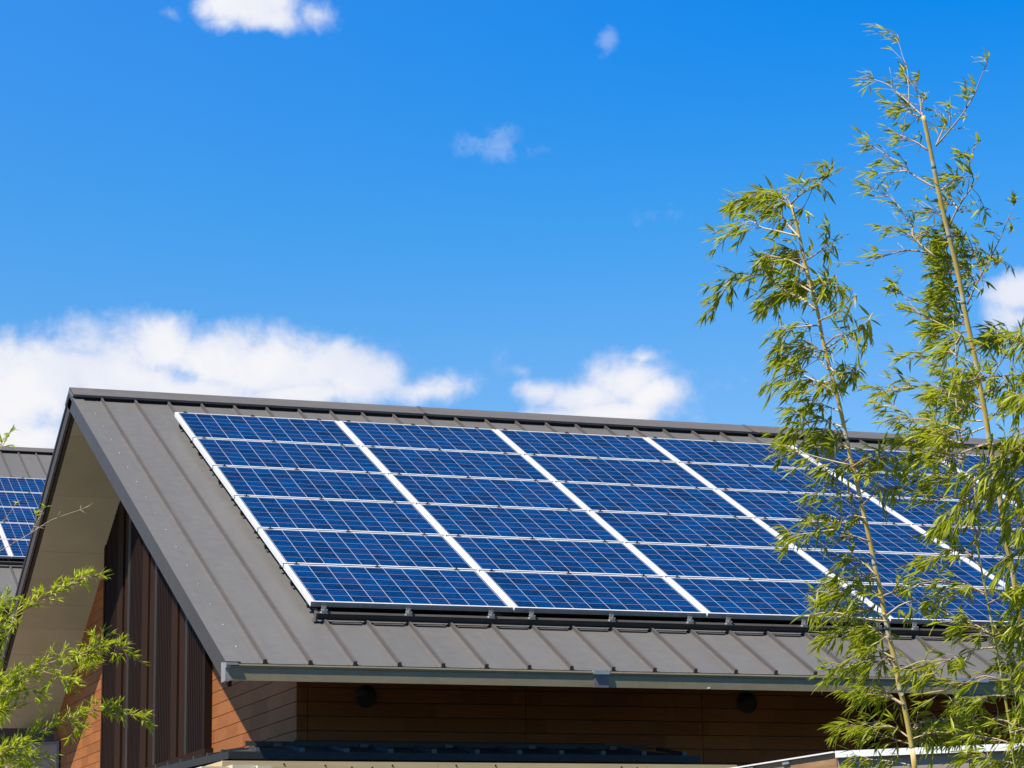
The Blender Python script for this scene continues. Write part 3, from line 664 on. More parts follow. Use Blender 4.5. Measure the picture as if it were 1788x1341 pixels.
for k in ks:
    x = SEAM0+k*SEAMP-.012; b_ = MB()
    slab(b_, F, x-.030, x+.030, -.052, -.020, .0812, .088); slab(b_, F, x-.022, x+.022, -.048, -.026, .0885, .104)
    slab(b_, F, x-.028, x+.028, -.040, -.030, .1045, .110); b_.tube([F(x, -.037, .11), F(x, -.037, .128)], .006, 8)
    slab(b_, F, x-.018, x+.018, -.024, -.012, .0885, .142); b_.build('bracket', M_SILVER, mt)
    b_ = MB(); slab(b_, F, x-.020, x+.020, -.022, .010, .1425, .147); b_.build('bracket_hook', M_DARK, mt)
e_ = MB(); slab(e_, F, .020, .034, -.055, .005, .012, .086); slab(e_, F, .005, .0198, -.060, .005, .012, .018); e_.build('end_plate', M_SEAM, mt)

# ------------------------------------------------------------------ the building behind, on the left
NT = Vector((1.42, 28.5, 6.04))                                     # a point on the top edge of its array
nh = empty('house', (-4, 24, GZ))
tag(nh, 'second grey-roofed building farther back at the left edge, half hidden by the front gable', 'building')
def nz(y): return NT.z + (y-NT.y)*TN - .14/CS
def N(x, y, n): return Vector((x, y - n*SN, nz(y) + n*CS))
NR = NT.y + 2.33; NE = NT.y - 5.05*CS - 1.75
def NB(x, y, n): q = N(x, y, n); return Vector((x, 2*NR-q.y, q.z))
nr = MB(); NX0, NX1 = -9.0, 4.0
for S in (N, NB): slab(nr, S, NX0, NX1, NE, NR, -.18, 0)
x = NX0+.13
while x < NX1:
    slab(nr, N, x-.013, x+.013, NE, NR-.03, .0005, .036, 1); x += SEAMP
nr.build('roof', [M_ROOF, M_SEAM], nh)
nc = MB()
for S in (N, NB): slab(nc, S, NX0-.01, NX1+.01, NR-.235, NR+.028, .052, .062); slab(nc, S, NX0, NX1, NR-.20, NR-.16, .0005, .0518, 1)
nc.build('ridge_cap', [M_CAP, M_BLACK], nh)
ng = MB(); ez = N(0, NE, 0).z; ng.box(NX0, NX1, NE-.13, NE-.002, ez-.14, ez-.015); ng.build('gutter', M_GUTTER, nh)
nw = MB(); nw.prism([(NE+1.2, GZ), (2*NR-NE-1.2, GZ), (2*NR-NE-1.2, nz(NE+1.2)-.22), (NR, nz(NR)-.22), (NE+1.2, nz(NE+1.2)-.22)], lambda q: (NX0+.8, q[0], q[1]), lambda q: (NX1-.8, q[0], q[1]))
nw.build('wall', M_NWALL, nh)
nm = MB(); slab(nm, N, NX0+.5, NX1-.8, NT.y-5.08*CS-.06, NT.y-5.08*CS-.02, .03, .085); slab(nm, N, NX0+.5, NX1-.8, NT.y-5.08*CS-.12, NT.y-5.08*CS-.09, .005, .03)
nm.build('snow_rail', M_RAIL, nh)
XG = NXG = None
def ray_at_plane(px, py):
    d = _f + CR*((px-PW/2)/FPX) - CU*((py-PH/2)/FPX); nf = Vector((0, -SN, CS)); t = (nf.dot(NT-CAM))/nf.dot(d); return CAM+t*d
xg = ray_at_plane(11, 950).x                                       # white joint between two columns
NROWS = ['bottom row', 'fourth row down', 'middle row', 'second row down', 'top row']
for r_ in range(5):
    for c_, nmx in ((0, 'right'), (-1, 'left')):
        if c_ == -1 and r_ > 1: continue
        o = copy_tree(proto)
        y0 = NT.y - (5-r_)*RP*CS
        o.location = (xg + .006 + c_*CP, y0, NT.z - (5-r_)*RP*SN); o.rotation_euler = (TH, 0, 0)
        tag(o, '%s panel of the distant left roof, %s side of the white column joint' % (NROWS[r_], nmx), 'solar panel', 'solar panels on the roof behind')

# ------------------------------------------------------------------ timber fence, bottom right
FZ = -1.726; f2 = Vector((.756, -7.684, 0)); f1 = Vector((.765, -4.2, 0)); f3 = f2 + Vector((.714, -.657, 0))*3.0
fence = empty('fence', (f2.x, f2.y, GZ)); tag(fence, 'board fence turning a corner under a white metal capping, behind the bamboo stems at right', 'fence')
def wallseg(mb, a, b, z0, z1, t, off=0.0):
    d = (b-a).normalized(); n = Vector((-d.y, d.x, 0)); o = n*off
    mb.hexa([a+o+Vector((0, 0, z0)), b+o+Vector((0, 0, z0)), b+o+n*t+Vector((0, 0, z0)), a+o+n*t+Vector((0, 0, z0)), a+o+Vector((0, 0, z1)), b+o+Vector((0, 0, z1)), b+o+n*t+Vector((0, 0, z1)), a+o+n*t+Vector((0, 0, z1))])
# outward side (towards the photographer) is on the right of the run
mb = MB(); wallseg(mb, f1, f2, GZ, FZ-.0085, .03, .0); mb.build('brown_board', M_PLY, fence)
mb = MB(); wallseg(mb, f2+Vector((.004, -.006, 0)), f3, GZ, FZ-.02, .03, .002); mb.build('grey_board', M_GREYW, fence)
mb = MB(); wallseg(mb, f2+Vector((-.004, -.010, 0)), f3, FZ-.034, FZ, .07, -.022); mb.build('white_cap', M_WHITE, fence)
mb = MB(); wallseg(mb, f1, f2, FZ-.0075, FZ, .07, -.018); mb.build('white_cap', M_WHITE, fence)
mb = MB()
for t in (.28, .50, .72): 
    q = f2.lerp(f1, t*.6); mb.box(q.x-.012, q.x-.0005, q.y-.04, q.y+.04, FZ-.028, FZ-.0125)
mb.build('cap_clip', M_SILVER, fence)
mb = MB(); wallseg(mb, f2.lerp(f3, .075), f2.lerp(f3, .082), GZ, FZ-.036, .012, -.012); wallseg(mb, f2.lerp(f3, .40), f2.lerp(f3, .407), GZ, FZ-.036, .012, -.012); mb.build('batten', M_GREYW, fence)

# ------------------------------------------------------------------ bamboo
class Bamboo:
    def __init__(s, label, base, leafmat, culmmat, seed, wind=(-1.0, .0, -.25), windk=.55, group='bamboos', dens=1.6):
        s.root = empty('bamboo', base); tag(s.root, label, 'bamboo', group)
        s.culm, s.twig, s.leaf = MB(), MB(), MB(); s.tip = {}; s.rnd = random.Random(seed)
        s.lm, s.cm = leafmat, culmmat; s.dens = dens; s.wind = Vector(wind).normalized() if Vector(wind).length else Vector((0, 0, 0)); s.wk = windk
        # wind given in view terms (right, away, up) at the photo's heading
    def stem(s, pts, r0, r1, node=.24, seg=14):
        """culm through 3-D points, nodes every `node` metres"""
        P = smooth_path(pts, .02); n = len(P); rad, ring, L, nxt = [], [], 0, .1
        d = [0]
        for i in range(1, n): d.append(d[-1] + (P[i]-P[i-1]).length)
        for i in range(n):
            t = d[i]/max(d[-1], 1e-6); ph = (d[i] % node); dd = min(ph, node-ph)
            r = r0 + (r1-r0)*t; rad.append(r*(1 + .16*max(0, 1-dd/.014)) * (1-.03*math.cos(ph/node*2*math.pi)))
            ring.append(1.0 if dd < .007 else (.55 if ph < .045 else 0.))
        s.culm.tube(P, rad, seg, ring=ring)
    def add_leaf(s, p, d, L, W, up, curl, t):
        side = d.cross(up); side = side.normalized() if side.length > 1e-4 else Vector((1, 0, 0)); nrm = side.cross(d).normalized()
        prof = [(0, .10), (.10, .62), (.28, 1.0), (.52, .88), (.78, .48), (1, .02)]
        b = len(s.leaf.v)
        for (q, w) in prof:
            c = p + d*(L*q) - nrm*(curl*L*q*q); hw = side*(W*w*.5); fold = nrm*(W*w*.10)
            s.leaf.v += [tuple(c-hw+fold), tuple(c), tuple(c+hw+fold)]
            for k in range(3): s.tip[len(s.leaf.v)-3+k] = q
        for k in range(len(prof)-1):
            for j in range(2):
                s.leaf.f.append((b+k*3+j, b+k*3+j+1, b+k*3+4+j, b+k*3+3+j)); s.leaf.mi.append(0); s.leaf.tint.append(t)
    def spray(s, p, d, n, L, W, droop):
        r = s.rnd; tone = r.random()
        for i in range(n):
            jit = Vector((r.gauss(0, 1), r.gauss(0, 1), r.gauss(0, 1)))*.42
            dd = (d + jit + s.wind*s.wk*r.uniform(.6, 1.4) + Vector((0, 0, -droop*r.uniform(.3, 1.3)))).normalized()
            up = (Vector((r.gauss(0, .5), r.gauss(0, .5), 1.0))).normalized()
            s.add_leaf(p + d*r.uniform(-.02, .01), dd, L*r.uniform(.65, 1.15), W*r.uniform(.75, 1.2), up, r.uniform(.02, .30), min(1, max(0, tone*.65 + r.random()*.42)))
    def branch(s, pts, r0=.0042, dens=1.0, L=.072, W=.0100, droop=.35, tw=(.04, .115), start=.18, bare=.0, n=(3, 6), spread=.75):
        r = s.rnd; P = smooth_path(pts, .015); n_ = len(P)
        d = [0]
        for i in range(1, n_): d.append(d[-1] + (P[i]-P[i-1]).length)
        T = d[-1]
        s.twig.tube(P[::2] + ([P[-1]] if (n_-1) % 2 else []), [r0*(1-.72*(d[i]/T)) for i in range(0, n_, 2)] + ([r0*.28] if (n_-1) % 2 else []), 5, tint=r.random())
        step = .038/(dens*s.dens); q = T*start; cl = r.randint(2, 4)
        while q < T:
            i = min(range(n_), key=lambda k: abs(d[k]-q)); p = P[i]; t = (P[min(i+1, n_-1)]-P[max(i-1, 0)]).normalized()
            jit = Vector((r.gauss(0, 1), r.gauss(0, 1), r.gauss(0, 1)*.9))*spread
            td = (t*.9 + jit + s.wind*s.wk*.6 + Vector((0, 0, -.12*droop))).normalized()
            ln = r.uniform(*tw)*(1-.35*q/T)
            m = p + td*ln*.5 + Vector((0, 0, -.05*ln*droop)); e = p + td*ln + s.wind*(s.wk*.12*ln) + Vector((0, 0, -.18*ln*droop))
            s.twig.tube([p, m, e], [.0017, .0014, .0010], 4, tint=r.random())
            ed = (e-m).normalized()
            if r.random() > bare:
                s.spray(e, ed, r.randint(*n), L, W, droop)
                if r.random() < .6: s.spray(m, ed, r.randint(1, 3), L*.9, W, droop)
            cl -= 1
            if cl > 0: q += step*r.uniform(.15, .6)
            else: cl = r.randint(2, 5); q += step*r.uniform(1.6, 3.4)
        if bare < .9: s.spray(P[-1], (P[-1]-P[-3]).normalized(), r.randint(3, 5), L, W, droop)
    def done(s):
        if s.culm.f: s.culm.build('culm', s.cm, s.root, smooth=True, attr='ring')
        s.twig.build('branches', M_TWIG, s.root, smooth=True, tint=True)
        o = s.leaf.build('foliage', s.lm, s.root, recalc=False, tint=True)
        a = o.data.attributes.new('tip', 'FLOAT', 'POINT'); a.data.foreach_set('value', [s.tip.get(k, 0.) for k in range(len(s.leaf.v))])
def smooth_path(pts, step):
    P = [Vector(p) for p in pts]
    if len(P) == 2: P = [P[0], (P[0]+P[1])/2, P[1]]
    out = []
    for i in range(len(P)-1):
        p0 = P[i-1] if i else P[0]*2-P[1]; p1, p2 = P[i], P[i+1]; p3 = P[i+2] if i+2 < len(P) else P[-1]*2-P[-2]
        m = max(2, int((p2-p1).length/step))
        for k in range(m):
            t = k/m; out.append(.5*((2*p1) + (p2-p0)*t + (2*p0-5*p1+4*p2-p3)*t*t + (3*p1-p0-3*p2+p3)*t**3))
    out.append(P[-1]); return out
def path(px, d0, d1):
    """traced outline of a stem or branch, d0 metres away at its foot, d1 at its tip"""
    n = len(px)-1; return [at(x, y, d0 + (d1-d0)*i/n) for i, (x, y) in enumerate(px)]
VW = lambda r, a, u: Vector((math.cos(YAW)*r + math.sin(YAW)*a, -math.sin(YAW)*r + math.cos(YAW)*a, u))
rz = random.Random(21)
def trim(px, cut):
    """pull the tip of a traced branch back, the leaves themselves fill the rest"""
    px = [Vector((x, y, 0)) for x, y in px]; tot = sum((b-a).length for a, b in zip(px, px[1:])); cut = min(cut, tot*.45)
    while cut > 0:
        l = (px[-1]-px[-2]).length
        if l > cut + 1: px[-1] = px[-1] + (px[-2]-px[-1])*(cut/l); cut = 0
        else: cut -= l; px.pop()
    return [(p.x, p.y) for p in px]
def br(bm, px, dep, sp=.35, cut=24, **kw):
    px = trim(px, cut)
    bm.branch(path(px, dep, dep + (rz.uniform(.1, .1+2*sp) if px[-1][0] < px[0][0] else rz.uniform(-.6*sp, 1.4*sp))), **kw)

def side_shoots(bm, stem_px, dep, count, lo, hi, lengths=(55, 125), **kw):
    """short extra branchlets at random heights of a stem between rows lo and hi of the photo"""
    r = bm.rnd; done = 0
    while done < count:
        k = r.randrange(len(stem_px)-1); t = r.random(); (x0, y0), (x1, y1) = stem_px[k], stem_px[k+1]
        x, y = x0+(x1-x0)*t, y0+(y1-y0)*t
        if not lo < y < hi: continue
        sgn = r.choice((-1, -1, 1)); ln = r.uniform(*lengths); up = r.uniform(.15, .55); done += 1
        br(bm, [(x, y), (x+sgn*ln*.45, y-ln*up*.6), (x+sgn*ln, y-ln*up*.5+r.uniform(-8, 14))], dep, .4, 0, **kw)
# the left one of the two tall bamboos
D = 10.5
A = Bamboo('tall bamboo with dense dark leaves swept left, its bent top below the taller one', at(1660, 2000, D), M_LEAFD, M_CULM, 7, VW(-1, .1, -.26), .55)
A.stem([at(1700, 2330, D), at(1640, 1700, D)] + path([(1597, 1341), (1593, 1310), (1586, 1268), (1577, 1225), (1570, 1198), (1564, 1160), (1554, 1118), (1544, 1071), (1538, 1034), (1529, 995), (1520, 950), (1506, 888), (1494, 834), (1486, 804), (1473, 741), (1464, 700), (1452, 655), (1438, 600), (1427, 542), (1413, 487), (1403, 448), (1397, 418), (1386, 374), (1381, 357)], D, D+.1), .0155, .0066, .27)
for px, kw in [
    ([(1381, 357), (1397, 340), (1430, 321), (1457, 292), (1466, 272)], dict(dens=1.5, droop=.2)),
    ([(1388, 385), (1376, 350), (1340, 335), (1300, 345), (1262, 376)], dict(dens=1.7)),
    ([(1396, 415), (1370, 385), (1352, 362), (1330, 350)], dict(dens=1.4)),
    ([(1392, 412), (1357, 403), (1330, 397), (1311, 386), (1285, 400), (1258, 425), (1247, 438)], dict(dens=1.3, start=.4)),
    ([(1405, 455), (1430, 440), (1450, 415), (1462, 398)], dict(dens=1.5)),
    ([(1412, 480), (1390, 440), (1360, 440)], dict(dens=1.2)),
    ([(1425, 540), (1395, 520), (1368, 505), (1340, 480), (1310, 482), (1280, 492), (1255, 520), (1236, 560)], dict(dens=1.35, start=.35, droop=.6)),
    ([(1418, 510), (1385, 490), (1350, 465), (1325, 470)], dict(dens=1.3)),
    ([(1424, 540), (1385, 512), (1350, 520), (1330, 550)], dict(dens=1.0, droop=.8)),
    ([(1409, 470), (1380, 455), (1340, 445), (1318, 460)], dict(dens=1.0, droop=.8)),
    ([(1430, 560), (1460, 545), (1488, 520), (1515, 502)], dict(dens=1.3, droop=.5)),
    ([(1425, 530), (1440, 500), (1470, 495)], dict(dens=1.2)),
    ([(1440, 610), (1480, 585), (1507, 568), (1525, 580), (1532, 598)], dict(dens=1.0, droop=1.0, start=.4)),
    ([(1432, 568), (1400, 570), (1372, 575), (1350, 592)], dict(dens=1.4, droop=.6)),
    ([(1445, 645), (1425, 620), (1405, 605), (1375, 620), (1345, 645)], dict(dens=1.3)),
    ([(1452, 668), (1425, 665), (1390, 650), (1365, 655), (1340, 675), (1325, 695)], dict(dens=1.3, droop=.6)),
    ([(1450, 665), (1420, 672), (1395, 685), (1380, 698)], dict(dens=1.0, droop=.8)),
    ([(1448, 640), (1465, 655), (1485, 640), (1500, 655)], dict(dens=1.1)),
    ([(1455, 690), (1475, 660), (1490, 648), (1512, 668)], dict(dens=1.1, droop=.6)),
    ([(1464, 717), (1445, 710), (1420, 705), (1395, 722), (1360, 732)], dict(dens=1.1)),
    ([(1470, 745), (1440, 735), (1410, 740), (1380, 765), (1350, 782)], dict(dens=1.1)),
    ([(1476, 760), (1450, 755), (1425, 760)], dict(dens=1.0)),
    ([(1485, 812), (1458, 806), (1430, 799), (1395, 790), (1365, 795), (1350, 822)], dict(dens=1.2)),
    ([(1484, 800), (1445, 830), (1425, 838)], dict(dens=.9, droop=.8)),
    ([(1488, 815), (1515, 800), (1545, 795), (1570, 805)], dict(dens=1.4, droop=.6)),
    ([(1492, 830), (1520, 830), (1550, 830)], dict(dens=1.2)),
    ([(1508, 880), (1530, 860), (1560, 850), (1590, 845)], dict(dens=.8)),
    ([(1512, 905), (1490, 900), (1465, 905), (1440, 895), (1420, 905)], dict(dens=.7, L=.074)),
    ([(1518, 945), (1490, 935), (1455, 925), (1425, 915), (1400, 900)], dict(dens=.8, L=.074)),
    ([(1455, 925), (1420, 930), (1390, 935), (1355, 942)], dict(dens=.6, L=.074)),
    ([(1530, 1005), (1510, 985), (1480, 970), (1455, 1000)], dict(dens=1.3)),
    ([(1530, 1010), (1500, 1005), (1470, 1015), (1440, 1020)], dict(dens=1.0)),
    ([(1548, 1085), (1501, 1079), (1455, 1069), (1417, 1073), (1400, 1092)], dict(dens=.8, start=.45, L=.076)),
    ([(1540, 1045), (1500, 1030), (1455, 1035), (1420, 1045)], dict(dens=.9, L=.074)),
    ([(1548, 1075), (1575, 1055), (1610, 1045), (1640, 1040)], dict(dens=.9)),
    ([(1543, 1040), (1570, 1030), (1600, 1020)], dict(dens=.7)),
    ([(1556, 1120), (1530, 1100), (1510, 1095), (1498, 1108)], dict(dens=1.1)),
    ([(1562, 1150), (1535, 1135), (1505, 1130), (1490, 1120)], dict(dens=1.0)),
    ([(1566, 1165), (1535, 1155), (1500, 1158), (1465, 1165), (1435, 1195)], dict(dens=1.0, L=.076, droop=.6)),
    ([(1578, 1232), (1555, 1218), (1530, 1210), (1505, 1208), (1470, 1215)], dict(dens=.6, L=.074)),
    ([(1592, 1300), (1560, 1290), (1520, 1275), (1480, 1268), (1445, 1298)], dict(dens=.9, L=.076)),
    ([(1590, 1290), (1560, 1270), (1520, 1262), (1480, 1275)], dict(dens=1.0, L=.076)),
    ([(1590, 1285), (1612, 1262), (1650, 1258), (1690, 1252), (1720, 1262)], dict(dens=.6, L=.074)),
    ([(1592, 1300), (1625, 1285), (1665, 1275), (1700, 1280)], dict(dens=.7, L=.074)),
    ([(1575, 1215), (1595, 1185), (1625, 1170), (1650, 1165)], dict(dens=.6, L=.074)),
    ([(1597, 1338), (1560, 1330), (1500, 1325), (1455, 1336)], dict(dens=.8, L=.074))]:
    br(A, px, D, **kw)
side_shoots(A, [(1597, 1341), (1577, 1225), (1554, 1118), (1529, 995), (1506, 888), (1473, 741), (1452, 655), (1427, 542)], D, 13, 760, 1330, dens=1.0)
side_shoots(A, [(1473, 741), (1452, 655), (1427, 542), (1403, 448)], D, 5, 450, 740, (40, 90), dens=1.2)
A.done()

# the taller right one
D2 = 10.9
Bm = Bamboo('tallest bamboo with sparse pale leaves, its cut top standing highest in the picture', at(1880, 2000, D2), M_LEAF, M_CULM, 17, VW(-1, .05, .06), .7)
Bm.stem([at(1960, 2330, D2), at(1880, 1700, D2), at(1800, 1200, D2)] + path([(1772, 1020), (1765, 978), (1756, 943), (1745, 864), (1730, 784), (1721, 726), (1711, 674), (1704, 633), (1692, 577), (1684, 538), (1674, 483), (1654, 400), (1647, 370), (1638, 331), (1629, 284), (1620, 239), (1612, 202)], D2, D2), .0190, .0088, .30)
thin = dict(dens=.62, L=.060, W=.0100, tw=(.04, .12), droop=-.05, bare=.22, n=(2, 4))
for px, kw in [
    ([(1611, 203), (1587, 180), (1565, 160), (1549, 147), (1518, 137), (1480, 141)], thin),
    ([(1587, 180), (1586, 148), (1584, 121), (1576, 98), (1568, 73), (1555, 57), (1537, 42)], dict(thin, dens=.6, r0=.0018)),
    ([(1611, 205), (1608, 184), (1620, 165), (1628, 155)], dict(thin, dens=1.6)),
    ([(1609, 183), (1600, 150), (1612, 118)], dict(thin, dens=.35, r0=.0016)),
    ([(1634, 255), (1654, 232), (1679, 201), (1700, 168), (1712, 137), (1725, 106), (1729, 78)], dict(thin, dens=.8)),
    ([(1634, 255), (1650, 215), (1645, 195), (1655, 190)], dict(thin, dens=1.4)),
    ([(1611, 208), (1586, 195), (1566, 189), (1548, 180)], dict(thin, dens=1.2)),
    ([(1632, 327), (1607, 313), (1584, 298), (1561, 280), (1537, 263), (1514, 249), (1495, 240)], dict(thin, dens=.95, start=.3)),
    ([(1620, 262), (1596, 246), (1576, 241), (1557, 226)], dict(thin, dens=1.2)),
    ([(1584, 298), (1560, 300), (1530, 303), (1510, 300)], dict(thin, dens=1.0)),
    ([(1657, 395), (1673, 362), (1691, 335), (1700, 315), (1692, 280), (1708, 249), (1717, 228)], dict(thin, dens=1.0, bare=.1)),
    ([(1640, 335), (1660, 318), (1680, 310), (1690, 290)], dict(thin, dens=1.4, bare=.05)),
    ([(1672, 365), (1660, 345), (1672, 325)], dict(thin, dens=1.2)),
    ([(1698, 329), (1712, 348), (1710, 383), (1704, 410)], dict(thin, dens=.3, r0=.0016)),
    ([(1634, 449), (1611, 430), (1594, 414), (1592, 395), (1576, 371), (1561, 350), (1537, 335), (1500, 320)], dict(thin, dens=.9)),
    ([(1621, 441), (1586, 437), (1557, 443), (1526, 453), (1478, 465)], dict(thin, dens=.8, start=.25)),
    ([(1594, 414), (1580, 406), (1561, 397), (1537, 404)], dict(thin, dens=.8)),
    ([(1600, 415), (1620, 405), (1640, 410)], dict(thin, dens=1.0)),
    ([(1643, 375), (1620, 368), (1605, 362)], dict(thin, dens=.8)),
    ([(1689, 532), (1704, 497), (1726, 457), (1747, 414), (1762, 377), (1780, 335)], dict(thin, dens=.85, start=.2)),
    ([(1726, 457), (1757, 449), (1764, 436)], dict(thin, dens=.9)),
    ([(1715, 478), (1700, 440), (1690, 420)], dict(thin, dens=1.2, bare=.05)),
    ([(1705, 500), (1690, 470), (1695, 440)], dict(thin, dens=1.2, bare=.05))]:
    br(Bm, px, D2, .3, 20, **kw)
full = dict(dens=1.35, L=.068, W=.0098, droop=.12, n=(3, 6))
for px, kw in [
    ([(1656, 405), (1672, 412), (1690, 425)], dict(full)),
    ([(1660, 425), (1645, 418), (1632, 425)], dict(full, dens=1.6)),
    ([(1668, 455), (1645, 448), (1628, 460)], dict(full, dens=1.6)),
    ([(1672, 478), (1650, 475), (1628, 490)], dict(full, dens=1.5)),
    ([(1677, 500), (1655, 502), (1630, 505)], dict(full, dens=1.5)),
    ([(1682, 528), (1655, 525), (1625, 530)], dict(full, dens=1.3)),
    ([(1686, 550), (1655, 552), (1620, 562)], dict(full, dens=1.1)),
    ([(1680, 500), (1695, 480), (1705, 465)], dict(full, dens=1.1)),
    ([(1690, 592), (1651, 570), (1620, 555), (1607, 550), (1586, 526), (1563, 499), (1545, 480)], dict(full, dens=1.0)),
    ([(1692, 577), (1660, 585), (1630, 580), (1600, 590)], dict(full, dens=1.1)),
    ([(1700, 615), (1720, 600), (1740, 595)], dict(full, droop=.5)),
    ([(1718, 684), (1735, 652), (1756, 620), (1774, 587), (1786, 562)], dict(full, start=.4)),
    ([(1774, 587), (1746, 588), (1712, 598)], dict(full, dens=1.5, droop=.5, L=.074)),
    ([(1770, 590), (1790, 590), (1810, 610)], dict(full, droop=.8, L=.074)),
    ([(1715, 735), (1689, 732), (1659, 711), (1638, 691), (1623, 678), (1588, 676), (1550, 688)], dict(full, dens=1.0)),
    ([(1588, 676), (1550, 682), (1515, 690)], dict(full, dens=.7)),
    ([(1705, 640), (1680, 625), (1662, 650), (1646, 628), (1625, 624), (1588, 626), (1560, 612)], dict(full, dens=.9)),
    ([(1718, 715), (1680, 700), (1640, 715), (1600, 720)], dict(full, dens=.9)),
    ([(1722, 745), (1680, 760), (1640, 755), (1600, 740), (1560, 715), (1520, 702)], dict(full, dens=.9)),
    ([(1728, 775), (1690, 780), (1640, 775), (1590, 772)], dict(full, dens=.8)),
    ([(1712, 680), (1690, 660), (1675, 670)], dict(full, dens=1.3)),
    ([(1724, 735), (1745, 715), (1765, 700), (1792, 690)], dict(full, dens=1.3, droop=.6, L=.074))]:
    br(Bm, px, D2, .35, **kw)
side_shoots(Bm, [(1772, 1020), (1756, 943), (1745, 864), (1730, 784), (1711, 674), (1692, 577), (1674, 483)], D2, 7, 470, 1010, (45, 110), **full)
Bm.done()

# slim green stem between them
D3 = 10.1
Cm = Bamboo('slim green bamboo stem rising between the two tall bamboos', at(1830, 2000, D3), M_LEAF, M_CULMG, 27, VW(-1, .1, -.1), .6)
Cm.stem([at(1890, 2330, D3), at(1830, 1700, D3)] + path([(1773, 1341), (1766, 1285), (1756, 1224), (1746, 1164), (1736, 1115), (1728, 1069), (1715, 1001), (1708, 964), (1699, 924), (1690, 870), (1682, 822), (1675, 750), (1671, 717), (1668, 678), (1669, 644), (1669, 600), (1664, 560)], D3, D3+.15), .0100, .0022, .22)
cl_ = dict(dens=1.35, L=.066, W=.0095, droop=.3, n=(3, 6))
for px, kw in [
    ([(1669, 620), (1650, 605), (1630, 600)], cl_), ([(1669, 600), (1680, 580), (1690, 570)], cl_), ([(1669, 660), (1690, 640), (1705, 645)], cl_),
    ([(1669, 690), (1645, 680), (1620, 690)], cl_), ([(1672, 720), (1690, 705), (1705, 715)], cl_), ([(1676, 760), (1650, 750), (1625, 755)], cl_),
    ([(1680, 800), (1650, 790), (1610, 790), (1570, 800)], cl_), ([(1684, 830), (1655, 830), (1620, 840), (1590, 850)], cl_),
    ([(1676, 755), (1695, 745), (1712, 750)], cl_), ([(1690, 870), (1660, 865), (1625, 872), (1595, 880)], dict(cl_, dens=.8)),
    ([(1699, 924), (1670, 912), (1640, 925), (1610, 930)], dict(cl_, dens=.6)),
    ([(1712, 990), (1690, 965), (1660, 960), (1625, 980), (1598, 1000)], cl_), ([(1722, 1040), (1700, 1030), (1660, 1040), (1615, 1062)], cl_),
    ([(1735, 1110), (1700, 1090), (1660, 1085), (1610, 1095)], cl_), ([(1740, 1130), (1700, 1135), (1650, 1155), (1600, 1170), (1570, 1185)], dict(cl_, dens=.9)),
    ([(1750, 1190), (1720, 1180), (1680, 1195), (1640, 1210), (1612, 1240)], dict(cl_, dens=1.5)), ([(1755, 1215), (1720, 1215), (1680, 1225), (1640, 1240)], dict(cl_, dens=1.4)),
    ([(1762, 1260), (1730, 1255), (1690, 1262), (1650, 1290)], cl_), ([(1768, 1300), (1740, 1290), (1700, 1285), (1650, 1285)], cl_),
    ([(1775, 1335), (1740, 1325), (1700, 1318), (1655, 1335)], dict(cl_, dens=1.4)), ([(1735, 1110), (1760, 1100), (1790, 1080)], cl_), ([(1746, 1165), (1765, 1150), (1795, 1140)], cl_),
    ([(1765, 1280), (1785, 1270), (1805, 1275)], cl_), ([(1755, 1215), (1775, 1200), (1800, 1195)], cl_), ([(1772, 1325), (1790, 1315), (1810, 1325)], dict(cl_, dens=1.5)),
    ([(1690, 880), (1710, 940), (1712, 860)], dict(cl_, dens=.5))]:
    br(Cm, px, D3, .3, **kw)
side_shoots(Cm, [(1773, 1341), (1756, 1224), (1736, 1115), (1715, 1001), (1699, 924), (1682, 822), (1671, 717), (1669, 600)], D3, 10, 600, 1330, (50, 130), **cl_)
Cm.done()

# leafy bamboo just outside the right edge, its sprays hanging into view
D4 = 9.9
Dm = Bamboo('bamboo at the right edge with thick leaf sprays hanging in over the panels', at(1990, 2000, D4), M_LEAF, M_CULM, 37, VW(-.8, .1, -.5), .6)
Dm.stem([at(2020, 2330, D4)] + path([(1960, 1500), (1905, 1200), (1870, 950), (1845, 700), (1830, 500), (1825, 380)], D4, D4), .0165, .006, .28)
hang = dict(dens=1.4, L=.080, W=.0108, droop=.9, n=(4, 7), tw=(.06, .14))
for px, kw in [
    ([(1850, 740), (1800, 765), (1755, 795), (1715, 825), (1690, 865), (1665, 905), (1645, 930)], dict(hang, start=.1)),
    ([(1855, 790), (1805, 800), (1765, 815), (1735, 840), (1715, 870)], dict(hang, start=.1)),
    ([(1858, 800), (1810, 830), (1775, 850), (1750, 870)], hang), ([(1845, 700), (1810, 730), (1785, 760), (1770, 785)], dict(hang, start=.3)),
    ([(1865, 900), (1810, 890), (1770, 900), (1740, 925)], dict(hang, dens=1.3, start=.2)), ([(1870, 950), (1815, 945), (1775, 965), (1745, 1005), (1730, 1025)], dict(hang, dens=1.3, start=.2)),
    ([(1880, 1010), (1815, 1015), (1780, 1030), (1762, 1050)], dict(hang, dens=1.3)), ([(1890, 1080), (1820, 1080), (1785, 1090), (1760, 1120)], hang),
    ([(1900, 1160), (1830, 1150), (1790, 1160), (1765, 1185)], hang), ([(1840, 620), (1810, 590), (1785, 588), (1765, 600)], dict(hang, dens=1.0, L=.074)),
    ([(1845, 700), (1815, 690), (1785, 692), (1760, 705)], dict(hang, dens=1.1, L=.074)), ([(1910, 1240), (1840, 1230), (1795, 1240), (1770, 1260)], hang), ([(1920, 1310), (1850, 1295), (1800, 1300), (1770, 1325)], hang),
    ([(1920, 1340), (1850, 1330), (1790, 1335), (1720, 1350)], hang)]:
    br(Dm, px, D4, .25, **kw)
Dm.done()

